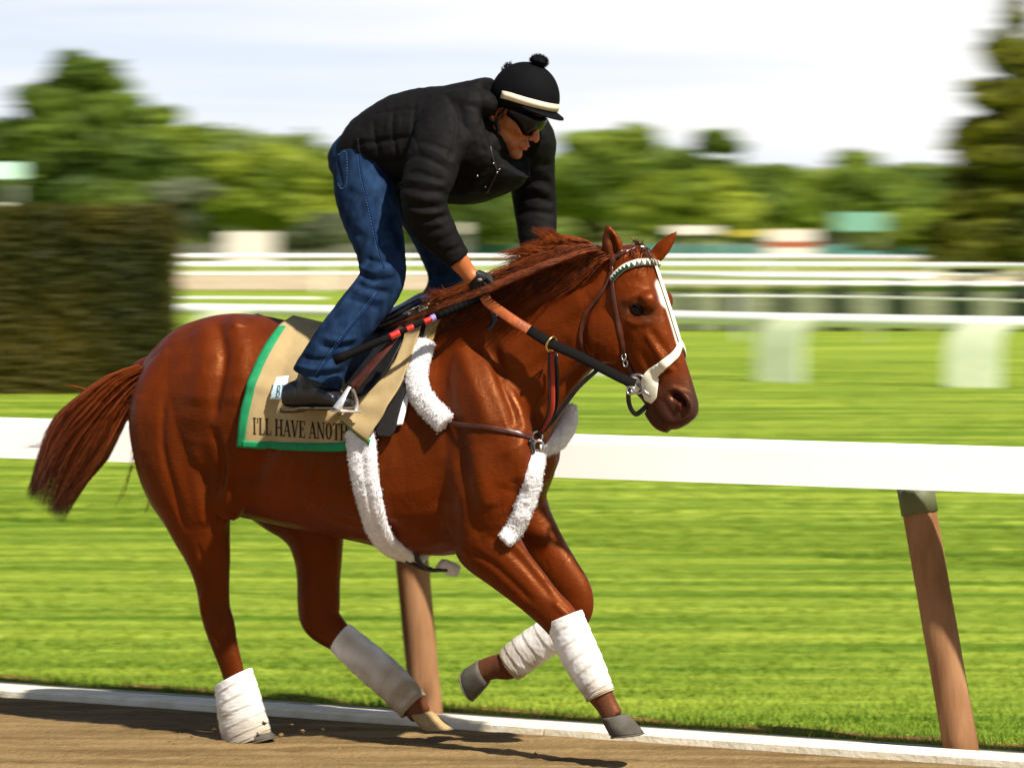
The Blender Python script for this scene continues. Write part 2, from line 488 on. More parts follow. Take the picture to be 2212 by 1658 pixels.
tag(mesh_obj('sand_track', v, [(0, 1, 2, 3)], M['sand'], None, False), kind='structure')
v = [ground_at(40, 845, .004), ground_at(200, 842, .004), ground_at(190, 826, .004), ground_at(30, 826, .004)]
mb = MB()
k = 24; c_ = ground_at(110, 838, 0)
mb.rings([[c_ + Vector((math.cos(q) * 0.9 * rr, math.sin(q) * 1.1 * rr, zz)) for q in [2 * math.pi * j / k for j in range(k)]] for rr, zz in ((1, .006), (.3, .014))], True)
tag(mb.build('sand', M['sand']), 'pale sandy bare patch at the foot of the hedge', 'sand', None, 'stuff')

# ---- leaf clouds
def leaves(centers, radii, n, size, jitter=1.0, flatz=0.7, rng=RNG, aspect=1.6, shell=0.55):
    """small leaf faces spread in ellipsoids; returns verts, faces"""
    centers = np.asarray(centers, float); radii = np.asarray(radii, float)
    w = radii[:, 0] * radii[:, 1] * radii[:, 2]; w = w ** 0.8; w /= w.sum()
    idx = rng.choice(len(centers), n, p=w)
    d = rng.normal(size=(n, 3)); d /= np.linalg.norm(d, axis=1)[:, None]
    r = shell + (1 - shell) * rng.random(n) ** 0.6
    r *= 1 + 0.12 * rng.normal(size=n)
    p = centers[idx] + d * radii[idx] * r[:, None]
    nrm = d + rng.normal(0, .6, (n, 3)); nrm /= np.linalg.norm(nrm, axis=1)[:, None]
    t = np.cross(nrm, rng.normal(size=(n, 3))); t /= np.linalg.norm(t, axis=1)[:, None]
    b = np.cross(nrm, t)
    s = size * rng.uniform(.6, 1.3, n)[:, None]
    v = np.stack([p - t * s * aspect, p - b * s, p + t * s * aspect, p + b * s], 1).reshape(-1, 3)
    return v, np.arange(4 * n).reshape(-1, 4)
def tree(name, px, ybase, Y, blobs, n, size, m, label, trunk=True, group='trees beyond the rails', shell=.45, sub=7):
    """blobs: (px, py, rx_px, rz_px) in picture units, at distance Y"""
    sc = Y / FP
    base = Vector(((px - CX) * sc, Y, 0))
    t = root(name, base, label, 'tree', group)
    cs, rs = [], []
    for (bx, by, rx, rz) in blobs:
        c0 = at(bx, by, Y)
        R = np.array([rx * sc, rx * sc * .85, rz * sc])
        cs.append(tuple(c0)); rs.append(tuple(R * .72))
        for _ in range(sub):
            d = RNG.normal(size=3); d /= np.linalg.norm(d)
            cs.append(tuple(np.array(c0) + d * R * RNG.uniform(.5, .9)))
            rs.append(tuple(R * RNG.uniform(.22, .42) ))
    v, f = leaves(cs, rs, n, size, shell=shell)
    v[:, 2] = np.maximum(v[:, 2], 0.05)
    mesh_obj('crown', v, f, m, t, False)
    if trunk:
        mb = MB()
        tz = max(1.5, np.mean([c[2] for c in cs]))
        mb.tube([base + Vector((0, 0, -.1)), base + Vector((.05, 0, tz * .5)), base + Vector((-.05, 0, tz))], [.035 * tz + .05, .025 * tz + .04, .012 * tz], 9)
        for _ in range(5):
            j = RNG.integers(len(cs)); e = Vector(cs[j]); s0 = base + Vector((0, 0, tz * RNG.uniform(.35, .8)))
            mb.tube([s0, s0.lerp(e, .5) + Vector((0, 0, .1 * tz)), e], [.018 * tz, .012 * tz, .005 * tz], 7)
        mb.build('trunk', M['bark'], t)
    return t
M['bark'] = mat('bark', (0.07, 0.05, 0.03), 0.9, 0.2, var=.3, bump=.5)
def leafmat(name, c1, c2, vs_=.6):
    return mat(name, c1, 0.6, 0.25, col2=c2, vscale=vs_, detail=3, trans=0.35)
M['leaf_dark'] = leafmat('leaf_dark', (0.055, 0.10, 0.012), (0.17, 0.25, 0.024), .35)
M['leaf_mid'] = leafmat('leaf_mid', (0.10, 0.16, 0.016), (0.28, 0.36, 0.035), .35)
M['leaf_light'] = leafmat('leaf_light', (0.15, 0.215, 0.014), (0.37, 0.43, 0.035), .35)
M['leaf_grey'] = leafmat('leaf_grey', (0.075, 0.10, 0.045), (0.24, 0.27, 0.15))
M['leaf_olive'] = leafmat('leaf_olive', (0.045, 0.060, 0.004), (0.24, 0.25, 0.016), .7)
M['leaf_hedge'] = leafmat('leaf_hedge', (0.034, 0.040, 0.003), (0.10, 0.080, 0.008), .9)

M['leaf_belt'] = leafmat('leaf_belt', (0.13, 0.19, 0.040), (0.30, 0.37, 0.09), .18)
tree('broadleaf_tree', 190, 600, 150, [(185, 165, 105, 52), (120, 230, 110, 75), (230, 240, 105, 80), (150, 290, 160, 80), (110, 350, 150, 100), (270, 350, 130, 90), (200, 430, 180, 80), (0, 320, 90, 90), (50, 400, 110, 70)], 34000, .16, M['leaf_dark'], 'tallest dark green tree, domed, rising above the hedge')
tree('broadleaf_tree', 400, 600, 175, [(390, 330, 70, 70), (430, 300, 50, 45), (370, 400, 90, 70), (350, 260, 50, 40)], 9000, .18, M['leaf_mid'], 'mid green tree touching the right side of the tall domed tree')
tree('broadleaf_tree', 600, 600, 165, [(600, 370, 110, 75), (560, 440, 130, 70), (690, 400, 70, 80), (650, 460, 100, 60), (500, 390, 70, 70)], 16000, .16, M['leaf_light'], 'bright yellow green rounded tree left of the rider')
tree('silvery_tree', 390, 600, 140, [(390, 420, 75, 38), (360, 470, 90, 35)], 7000, .11, M['leaf_grey'], 'low grey green tree above the right end of the hedge', group='grey green trees')
tree('silvery_tree', 690, 600, 140, [(700, 500, 65, 42), (640, 520, 50, 25)], 5000, .11, M['leaf_grey'], 'small grey green bushy tree behind the rider hip', group='grey green trees')
tree('broadleaf_tree', 860, 600, 185, [(850, 400, 120, 90), (940, 460, 120, 80)], 8000, .2, M['leaf_mid'], 'green tree partly hidden behind the rider legs')
tree('broadleaf_tree', 1060, 600, 170, [(1050, 460, 100, 70), (1000, 490, 90, 50)], 8000, .18, M['leaf_dark'], 'dark green tree seen under the rider chest')
tree('broadleaf_tree', 1290, 600, 160, [(1300, 330, 100, 60), (1250, 400, 110, 90), (1370, 390, 90, 70), (1380, 300, 50, 36)], 14000, .16, M['leaf_mid'], 'mid green tree just right of the rider shoulder')
tree('broadleaf_tree', 1500, 600, 190, [(1545, 308, 58, 30), (1480, 350, 60, 24), (1560, 370, 40, 30)], 5000, .15, M['leaf_dark'], 'open topped tree with sky showing between its branches', shell=.2)
tree('broadleaf_tree', 1480, 600, 150, [(1470, 420, 120, 60), (1430, 470, 130, 55), (1560, 460, 110, 60)], 15000, .15, M['leaf_light'], 'low yellowish green tree behind the horse ears')
tree('broadleaf_tree', 1660, 600, 180, [(1660, 440, 110, 75), (1620, 490, 100, 45)], 9000, .18, M['leaf_mid'], 'green tree behind the striped board')
tree('broadleaf_tree', 1850, 600, 200, [(1850, 400, 120, 62), (1800, 450, 130, 60), (1930, 440, 110, 60)], 12000, .2, M['leaf_mid'], 'rounded tree with a low dome above the teal sign')
tree('broadleaf_tree', 2020, 600, 210, [(2000, 400, 110, 55), (2080, 430, 110, 70)], 9000, .22, M['leaf_dark'], 'dark green far tree left of the tall ragged tree')
tree('broadleaf_tree', 1980, 600, 140, [(1960, 490, 110, 45), (2040, 510, 110, 50), (1900, 520, 90, 30)], 11000, .13, M['leaf_light'], 'bright green bushy tree right of the teal sign')
tree('ragged_tree', 2230, 640, 100, [(2190, 40, 38, 60), (2175, 120, 65, 60), (2160, 200, 90, 50), (2130, 280, 95, 45), (2150, 350, 130, 60), (2120, 430, 120, 60), (2110, 500, 120, 60), (2100, 560, 110, 50), (2260, 300, 130, 200), (2290, 500, 160, 100)], 30000, .085, M['leaf_olive'],
     'tall ragged olive green tree at the picture edge beyond the panel fence', group=None, shell=.3, sub=9)
# distant tree line as one mass
cs = []; rs = []
for x in range(-900, 3200, 60):
    p = at(x + RNG.uniform(-20, 20), 500 - RNG.uniform(0, 60), 260)
    cs.append(tuple(p)); rs.append((RNG.uniform(2, 4), 3, RNG.uniform(1.8, 3.4)))
    p = at(x + RNG.uniform(-20, 20), 525, 250)
    cs.append(tuple(p)); rs.append((3.4, 3, 1.6))
v, f = leaves(cs, rs, 60000, .25, shell=.4)
v[:, 2] = np.maximum(v[:, 2], .02)
tag(mesh_obj('treeline', v, f, M['leaf_mid'], None, False), 'far belt of green woodland closing the racecourse', 'woodland', None, 'stuff')

# nearer continuous belt that closes the gaps between the trees
cs = []; rs = []
topline = [(-300, 330), (0, 330), (250, 300), (450, 285), (700, 310), (760, 360), (900, 400), (1150, 380), (1220, 320), (1400, 330), (1620, 372), (1700, 372), (1850, 352), (2000, 368), (2400, 372)]
for x in np.arange(-300, 2400, 26):
    yt = float(np.interp(x, [p[0] for p in topline], [p[1] for p in topline])) + RNG.uniform(-6, 14)
    for y in np.arange(yt + 22, 560, 40):
        p = at(x + RNG.uniform(-14, 14), y + RNG.uniform(-8, 8), 215 + RNG.uniform(-6, 6))
        cs.append(tuple(p)); rs.append((RNG.uniform(.9, 1.6), 1.2, RNG.uniform(.7, 1.2)))
v, f = leaves(cs, rs, 90000, .2, shell=.3)
v[:, 2] = np.maximum(v[:, 2], .02)
tag(mesh_obj('woodland', v, f, M['leaf_belt'], None, False), 'continuous soft green belt of woodland behind the single trees', 'woodland', None, 'stuff')

# ---- clipped hedge
def hedge():
    Y0 = 39.4; x1 = (352 - CX) / FP * Y0; x0 = x1 - 9.0
    zt = HC + (HY - 458) / FP * Y0
    t = root('hedge', ((x0 + x1) / 2, Y0 + .7, 0), 'tall brownish clipped box hedge with a flat top, beyond the near rail', 'hedge')
    n = 90000
    side = RNG.choice(4, n, p=[.62, .22, .06, .10])
    p = np.zeros((n, 3)); nr = np.zeros((n, 3))
    u = RNG.random(n); w = RNG.random(n)
    X = x0 + (x1 - x0) * u
    m0 = side == 0; p[m0] = np.stack([X, np.full(n, Y0), w * zt], 1)[m0]; nr[m0] = (0, -1, 0)
    m1 = side == 1; p[m1] = np.stack([X, Y0 + w * 1.5, np.full(n, zt)], 1)[m1]; nr[m1] = (0, 0, 1)
    m2 = side == 2; p[m2] = np.stack([X, np.full(n, Y0 + 1.5), w * zt], 1)[m2]; nr[m2] = (0, 1, 0)
    m3 = side == 3; p[m3] = np.stack([np.full(n, x1), Y0 + u * 1.5, w * zt], 1)[m3]; nr[m3] = (1, 0, 0)
    p += nr * RNG.normal(-.02, .045, n)[:, None]
    nn = nr + RNG.normal(0, .55, (n, 3)); nn /= np.linalg.norm(nn, axis=1)[:, None]
    tt = np.cross(nn, RNG.normal(size=(n, 3))); tt /= np.linalg.norm(tt, axis=1)[:, None]; bb = np.cross(nn, tt)
    s = .024 * RNG.uniform(.6, 1.4, n)[:, None]
    v = np.stack([p - tt * s * 1.5, p - bb * s, p + tt * s * 1.5, p + bb * s], 1).reshape(-1, 3)
    v[:, 2] = np.maximum(v[:, 2], .01)
    mesh_obj('foliage', v, np.arange(4 * n).reshape(-1, 4), M['leaf_hedge'], t, False)
    mb = MB(); mb.box(((x0 + x1) / 2, Y0 + .75, zt / 2), ((x1 - x0) / 2 - .06, 0, 0), (0, .69, 0), (0, 0, zt / 2 - .06)); mb.build('twig_core', M['hedge_core'], t, False)
M['hedge_core'] = mat('hedge_core', (0.025, 0.018, 0.006), 0.95, .1, var=.3)
hedge()

# ---- boards, signs and far objects
M['teal'] = mat('teal_board', (0.16, 0.36, 0.25), .5, .4, var=.05)
M['mint'] = mat('mint_board', (0.50, 0.78, 0.62), .5, .4, var=.03)
M['cream'] = mat('cream_board', (0.62, 0.60, 0.50), .6, .4, var=.05)
M['redb'] = mat('red_board', (0.34, 0.09, 0.035), .6, .4, var=.05)
M['grey'] = mat('grey_board', (0.40, 0.42, 0.33), .6, .4, var=.05)
M['yellowb'] = mat('yellow_board', (0.34, 0.30, 0.03), .6, .4, var=.05)
M['darkblue'] = mat('blue_fence', (0.06, 0.19, 0.17), .7, .3, var=.2)
def board(name, x0, y0, x1, y1, Y, bands, label, cat='board', legs=True, depth=.12):
    """bands: (material, fraction of the height, part name) from the top"""
    a_ = at(x0, y0, Y); b_ = at(x1, y1, Y)
    t = root(name, ((a_.x + b_.x) / 2, Y, 0), label, cat)
    z = a_.z; H_ = a_.z - b_.z
    for m, fr, pn in bands:
        h = H_ * fr
        mb = MB(); mb.box(((a_.x + b_.x) / 2, Y, z - h / 2), ((b_.x - a_.x) / 2, 0, 0), (0, depth / 2, 0), (0, 0, h / 2 - .004)); mb.build(pn, m, t, False)
        z -= h
    if legs:
        for x in (a_.x + .15 * (b_.x - a_.x), a_.x + .85 * (b_.x - a_.x)):
            mb = MB(); mb.tube([(x, Y + depth, 0), (x, Y + depth, a_.z - .05)], .05, 8); mb.build('leg', M['grey'], t)
    return t
board('notice_board', 485, 500, 591, 566, 128, [(M['cream'], 1, 'panel')], 'pale grey square board by the far rail left of the rider', depth=.4)
board('notice_board', 1445, 487, 1551, 507, 135, [(M['cream'], 1, 'panel')], 'wide low pale grey board above the horse far ear')
board('notice_board', 1573, 496, 1654, 512, 134, [(M['yellowb'], 1, 'panel')], 'mustard yellow low board left of the striped board')
board('striped_board', 1656, 493, 1762, 556, 130, [(M['yellowb'], .04, 'cap'), (M['cream'], .42, 'panel'), (M['redb'], .20, 'stripe'), (M['cream'], .34, 'panel')], 'cream board with a brick red stripe beyond the far rails')
board('teal_sign', 1805, 458, 1912, 500, 136, [(M['teal'], 1, 'panel')], 'teal green rectangular sign raised on two legs', 'sign')
board('barrier_board', 1805, 542, 1912, 552, 134, [(M['darkblue'], 1, 'panel')], 'low blue green barrier under the teal sign')
board('mint_sign', -60, 350, 48, 387, 130, [(M['mint'], 1, 'panel')], 'pale mint sign at the picture edge in front of the tall domed tree', 'sign')
board('white_board', -60, 438, 24, 450, 90, [(M['cream'], 1, 'panel')], 'small whitish board showing over the hedge top')
board('white_board', 983, 480, 1003, 506, 132, [(M['cream'], 1, 'panel')], 'small pale board seen under the rider chest')
def far_fence():
    a_, b_ = at(360, 532, 170), at(2080, 550, 170)
    t = root('far_fence', ((a_.x + b_.x) / 2, 170, 0), 'long low teal and dark boarded fence in front of the far trees', 'fence')
    n = 30; w = (b_.x - a_.x) / n
    for i in range(n):
        x = a_.x + w * (i + .5); px = CX + x / 170 * FP
        m = M['darkblue'] if px > 1000 else M['grey_dark']
        mb = MB(); mb.box((x, 170 + .02 * (i % 2), .38), (w / 2 - .03, 0, 0), (0, .04, 0), (0, 0, .36)); mb.build('panel', m, t, False)
        mb = MB(); mb.box((x - w / 2, 170.1, .40), (.06, 0, 0), (0, .05, 0), (0, 0, .42)); mb.build('post', M['grey'], t, False)
M['grey_dark'] = mat('grey_fence', (0.13, 0.13, 0.10), .7, .3, var=.2)
far_fence()

# ================================================================== the horse's own frame
FW = Vector((math.cos(YAW), -math.sin(YAW), 0))      # the way it runs
NW = Vector((-math.sin(YAW), -math.cos(YAW), 0))     # its right side, towards the camera
UP = Vector((0, 0, 1))
CAMP = Vector((0, 0, HC))
_q = ground_at(535, 1605)
OW = _q.dot(NW) - 0.12
HORG = Vector((_q.x, _q.y, 0)) - NW * 0.12 + FW * 0.9   # under the barrel
def ray(px, py): return Vector(((px - CX) / FP, 1.0, -(py - HY) / FP))
def H(px, py, w=0.0):
    """world point in the horse plane w metres to its right of the midline, seen at (px, py)"""
    r = ray(px, py)
    t = (w + OW) / r.dot(NW)
    return CAMP + r * t
def sc(px, w=0.0): return H(px, 800, w).y / FP         # metres per picture unit there
def mirror(p):
    w = p.dot(NW) - OW
    return p - NW * (2 * w)
def lat(p): return Vector(p).dot(NW) - OW

class Body(MB):
    def spans(s, rows, n=5, k=28, top=0.0):
        """rows: (topx, topy, botx, boty, halfwidth[, egg]) in the midline plane"""
        rows = [tuple(r) + (0,) * (6 - len(r)) for r in rows]
        rr = catmull(rows, n)
        rings = []
        for r in rr:
            T, B = H(r[0], r[1]), H(r[2], r[3])
            c = (T + B) / 2; up = (T - B) / 2; hw = max(.004, r[4]); egg = r[5]
            ring = []
            for j in range(k):
                q = 2 * math.pi * j / k
                cq, sq = math.cos(q), math.sin(q)
                wf = 1 - egg * cq
                ring.append(c + up * cq + NW * (sq * hw * wf))
            rings.append(ring)
        s.rings(rings)
    def limb(s, rows, n=5, k=20, ratio=None):
        """rows: (px, py, w, r_px, r_lat)"""
        rr = catmull(rows, n)
        P = [H(r[0], r[1], r[2]) for r in rr]
        rings = []
        for i, r in enumerate(rr):
            t = (P[min(i + 1, len(P) - 1)] - P[max(i - 1, 0)]).normalized()
            a = t.cross(NW).normalized(); b = a.cross(t).normalized()
            ra = max(.003, r[3] * sc(r[0], r[2]) * 1.04); rb = max(.003, r[4])
            rings.append([P[i] + a * (math.cos(q) * ra) + b * (math.sin(q) * rb) for q in [2 * math.pi * j / k for j in range(k)]])
        s.rings(rings)
def remeshed(mb, voxel, smooth_it=6, fac=0.5):
    """union of closed shapes as one even skin; returns a mesh (world space)"""
    me = bpy.data.meshes.new('tmp'); me.from_pydata(mb.v, [], mb.f); me.update()
    bm = bmesh.new(); bm.from_mesh(me); bmesh.ops.recalc_face_normals(bm, faces=bm.faces); bm.to_mesh(me); bm.free()
    o = bpy.data.objects.new('tmp', me); C.objects.link(o)
    r = o.modifiers.new('r', 'REMESH'); r.mode = 'VOXEL'; r.voxel_size = voxel
    s = o.modifiers.new('s', 'SMOOTH'); s.factor = fac; s.iterations = smooth_it
    dg = bpy.context.evaluated_depsgraph_get(); dg.update()
    ev = o.evaluated_get(dg)
    out = bpy.data.meshes.new_from_object(ev)
    bpy.data.objects.remove(o); bpy.data.meshes.remove(me)
    return out
def mesh_arrays(me):
    v = np.empty(len(me.vertices) * 3); me.vertices.foreach_get('co', v); v = v.reshape(-1, 3)
    n = np.empty(len(me.vertices) * 3); me.vertex_normals.foreach_get('vector', n); n = n.reshape(-1, 3)
    return v, n
def laplace(me, mask_v, it):
    pass
def seg_dist(v, pts):
    """distance of every vertex to a polyline, and the relative place along it"""
    best = np.full(len(v), 1e9); tt = np.zeros(len(v)); m = len(pts) - 1
    for i in range(m):
        a_ = np.array(pts[i]); b_ = np.array(pts[i + 1]); ab = b_ - a_
        t = np.clip(((v - a_) @ ab) / max(1e-9, ab @ ab), 0, 1)
        d = np.linalg.norm(v - (a_ + t[:, None] * ab), axis=1)
        k = d < best
        best[k] = d[k]; tt[k] = (i + t[k]) / m
    return best, tt
def surf_polyline(bvh, pp, off=0.0, n=4, w=None):
    """pp: pixel points; each dropped on the near surface along its line of sight"""
    out = []
    for p in catmull([tuple(x) for x in pp], n):
        px, py = p[0], p[1]
        h = bvh.ray_cast(CAMP, ray(px, py).normalized(), 60)
        if h[0] is None:
            q = H(px, py, (p[2] if len(p) > 2 else 0.1)); nn = (NW * .9 + UP * .1)
            f = bvh.find_nearest(q)
            if f[0] is not None: q = f[0]; nn = f[1]
            out.append((q + nn * off, nn))
        else:
            nn = h[1]
            out.append((h[0] + nn * off, nn))
    return out
def sculpt(v, n, bvh, strokes):
    """strokes: (pixel polyline, radius m, amplitude m, both sides?)"""
    dv = np.zeros(len(v))
    for pp, R, amp, both in strokes:
        pl = [p for p, _ in surf_polyline(bvh, pp, 0, 3)]
        for side in ((0, 1) if both else (0,)):
            q = [tuple(mirror(p)) for p in pl] if side else [tuple(p) for p in pl]
            d, t = seg_dist(v, q)
            fade = np.clip(np.minimum(t, 1 - t) * 6 + .35, 0, 1)
            dv += amp * np.exp(-(d / R) ** 2) * fade
    return v + n * dv[:, None]
def set_cols(me, col, name='tint'):
    a_ = me.color_attributes.new(name, 'FLOAT_COLOR', 'POINT')
    c4 = np.ones((len(col), 4)); c4[:, :3] = col
    a_.data.foreach_set('color', c4.ravel())
def finish(me, name, v, mats, parent):
    off = np.zeros(3); p = parent
    while p is not None: off += np.array(p.location); p = p.parent
    me.vertices.foreach_set('co', (v - off).ravel()); me.update()
    me.name = name
    me.materials.clear()
    for m in (mats if isinstance(mats, (list, tuple)) else [mats]): me.materials.append(m)
    me.polygons.foreach_set('use_smooth', np.ones(len(me.polygons), dtype=bool))
    o = bpy.data.objects.new(name, me); C.objects.link(o); o.parent = parent
    return o
def bvh_of(me_or_vf):
    if isinstance(me_or_vf, tuple): return BVHTree.FromPolygons([tuple(x) for x in me_or_vf[0]], me_or_vf[1])
    v = [x.co.copy() for x in me_or_vf.vertices]
    return BVHTree.FromPolygons(v, [tuple(p.vertices) for p in me_or_vf.polygons])

M['coat'] = mat('coat', (1, 1, 1), 0.42, 0.42, attr='tint', bump=0.40, bscale=140, bstretch=(.3, .3, 1), bdist=0.003, stint=(1.0, .42, .16))
nt_ = M['coat'].node_tree; b_ = nt_.nodes['Principled BSDF']
tc__ = N(nt_, 'ShaderNodeTexCoord'); n1_ = N(nt_, 'ShaderNodeTexNoise'); n1_.inputs['Scale'].default_value = 11; n1_.inputs['Detail'].default_value = 6
mr_ = N(nt_, 'ShaderNodeMapRange'); mr_.inputs['From Min'].default_value = .3; mr_.inputs['From Max'].default_value = .7; mr_.inputs['To Min'].default_value = .34; mr_.inputs['To Max'].default_value = .60
nt_.links.new(tc__.outputs['Object'], n1_.inputs['Vector']); nt_.links.new(n1_.outputs['Fac'], mr_.inputs['Value']); nt_.links.new(mr_.outputs[0], b_.inputs['Roughness'])
n2_ = N(nt_, 'ShaderNodeTexNoise'); n2_.inputs['Scale'].default_value = 24; n2_.inputs['Detail'].default_value = 7; n2_.inputs['Distortion'].default_value = .6
m2_ = N(nt_, 'ShaderNodeMapping'); m2_.inputs['Scale'].default_value = (1, 1, .45); nt_.links.new(tc__.outputs['Object'], m2_.inputs['Vector']); nt_.links.new(m2_.outputs[0], n2_.inputs['Vector'])
bp_ = N(nt_, 'ShaderNodeBump'); bp_.inputs['Strength'].default_value = .30; bp_.inputs['Distance'].default_value = .012
old_ = b_.inputs['Normal'].links[0].from_socket; nt_.links.new(old_, bp_.inputs['Normal']); nt_.links.new(n2_.outputs['Fac'], bp_.inputs['Height']); nt_.links.new(bp_.outputs[0], b_.inputs['Normal'])
M['hoof'] = mat('hoof', (0.085, 0.075, 0.060), 0.8, 0.25, var=.25, vscale=20)
M['hoof_sole'] = mat('hoof_sole', (0.34, 0.24, 0.11), 0.85, 0.2, var=.2, vscale=20)
M['eye'] = mat('eye', (0.003, 0.002, 0.0015), 0.3, 0.25)
M['lid'] = mat('lid', (0.008, 0.004, 0.003), 0.9, 0.03)

HORSE = root('horse', HORG, 'chestnut racehorse galloping with white leg bandages and a streaming tail', 'horse')
hb = Body()
# trunk
hb.spans([
 (318, 800, 318, 930, .05), (335, 762, 335, 1000, .15), (365, 728, 380, 1050, .21), (410, 697, 430, 1080, .255), (480, 678, 500, 1110, .285),
 (560, 680, 580, 1128, .29, .03), (650, 699, 660, 1145, .285, .06), (730, 715, 735, 1160, .29, .10), (800, 715, 815, 1178, .295, .13), (870, 702, 888, 1194, .285, .18),
 (930, 676, 955, 1200, .26, .24), (980, 656, 1018, 1190, .238, .26), (1030, 668, 1070, 1168, .23, .20), (1075, 720, 1108, 1138, .228, .05), (1108, 800, 1132, 1100, .21, 0), (1134, 860, 1150, 1050, .16, 0), (1150, 915, 1160, 1000, .08, 0)])
# neck
hb.spans([
 (930, 672, 1090, 1010, .10, .2), (985, 655, 1160, 985, .155, .25), (1045, 636, 1200, 910, .14, .2), (1100, 612, 1232, 862, .12, .15), (1160, 586, 1256, 826, .105, .12), (1220, 562, 1278, 800, .095, .1), (1275, 542, 1300, 780, .088), (1322, 532, 1325, 765, .082), (1345, 540, 1335, 720, .05)], k=24)
# head
hb.spans([
 (1330, 535, 1290, 640, .045), (1365, 527, 1272, 700, .072, -.05), (1400, 545, 1268, 755, .088, -.30), (1420, 592, 1283, 786, .090, -.42), (1441, 655, 1305, 806, .084, -.42), (1459, 712, 1338, 826, .072, -.36),
 (1474, 762, 1366, 846, .062, -.25), (1489, 805, 1388, 866, .052, .1), (1500, 842, 1400, 888, .050, .05), (1508, 872, 1408, 912, .047), (1506, 896, 1430, 926, .040), (1490, 912, 1462, 928, .022)], k=26)
for w in (.062, -.062):
    hb.ball(H(1308, 722, w), .105, .105, .042, axes=(FW, UP, NW))                     # cheek
    hb.ball(H(1399, 652, .068) if w > 0 else mirror(H(1399, 652, .068)), .038, .042, .032, axes=(FW, UP, NW))               # brow
    hb.limb([(1400, 720, w, 12, .012), (1430, 770, w * .9, 14, .014), (1446, 800, w * .8, 10, .01)], k=10)  # facial crest
    hb.ball(H(1478, 868, w * .62), .030, .036, .022, axes=(FW, UP, NW))               # nostril flare
hb.limb([(1404, 884, 0, 16, .035), (1424, 912, 0, 16, .032), (1446, 926, 0, 11, .026)], k=14)  # lower lip
# haunches and legs
hb.limb([(430, 800, .12, 95, .10), (385, 880, .15, 108, .125), (385, 960, .155, 104, .128), (400, 1030, .155, 98, .12), (420, 1090, .15, 84, .105), (434, 1145, .145, 67, .085), (450, 1205, .14, 50, .064), (459, 1262, .135, 38, .048),
         (464, 1312, .13, 35, .040), (474, 1350, .13, 35, .040), (485, 1392, .13, 30, .036), (500, 1440, .13, 26, .031), (512, 1490, .13, 25, .030), (524, 1540, .13, 28, .035), (538, 1578, .13, 25, .033)], k=24)
hb.limb([(520, 960, .17, 60, .08), (500, 1030, .18, 58, .075), (475, 1100, .16, 46, .06)], k=18)      # stifle
hb.limb([(430, 800, -.12, 95, .10), (470, 900, -.15, 105, .125), (560, 1000, -.155, 105, .125), (640, 1080, -.15, 92, .11), (675, 1140, -.145, 70, .09), (686, 1195, -.14, 56, .068), (688, 1250, -.135, 49, .055),
         (688, 1300, -.13, 49, .048), (694, 1338, -.13, 46, .044), (735, 1378, -.13, 33, .036), (785, 1420, -.13, 30, .033), (840, 1468, -.13, 29, .033), (886, 1512, -.13, 30, .035), (910, 1545, -.13, 25, .033)], k=22)
hb.limb([(960, 780, .10, 70, .05), (1010, 860, .15, 95, .085), (1050, 950, .165, 105, .10), (1050, 1040, .165, 100, .105), (1040, 1110, .16, 92, .10), (1050, 1165, .155, 78, .085), (1095, 1222, .15, 57, .064), (1142, 1270, .145, 46, .052),
         (1182, 1310, .14, 41, .046), (1212, 1342, .14, 40, .044), (1240, 1390, .14, 32, .034), (1268, 1442, .14, 29, .031), (1290, 1488, .14, 30, .036), (1310, 1522, .14, 24, .030), (1325, 1549, .14, 24, .032)], k=24)
hb.limb([(1040, 900, -.12, 90, .085), (1080, 1020, -.15, 90, .10), (1120, 1110, -.15, 72, .085), (1165, 1175, -.145, 54, .064), (1208, 1232, -.14, 44, .052), (1240, 1280, -.14, 40, .046), (1243, 1320, -.14, 36, .044), (1215, 1352, -.14, 33, .036),
         (1170, 1384, -.14, 29, .031), (1128, 1416, -.14, 28, .032), (1098, 1436, -.14, 30, .036), (1066, 1440, -.14, 25, .030), (1038, 1450, -.14, 24, .032)], k=22)
# breast muscles and the sheath
hb.ball(H(1100, 962, .112), .090, .17, .098, axes=(FW, UP, NW))
hb.ball(mirror(H(1100, 962, .112)), .090, .17, .098, axes=(FW, UP, NW))
hb.ball(H(1148, 985, -.15), .085, .175, .095, axes=(FW, UP, NW)); hb.ball(H(1135, 1050, -.13), .08, .12, .08, axes=(FW, UP, NW))
hb.limb([(335, 790, 0, 26, .05), (305, 800, 0, 22, .035), (285, 815, 0, 12, .02)], k=12)  # dock
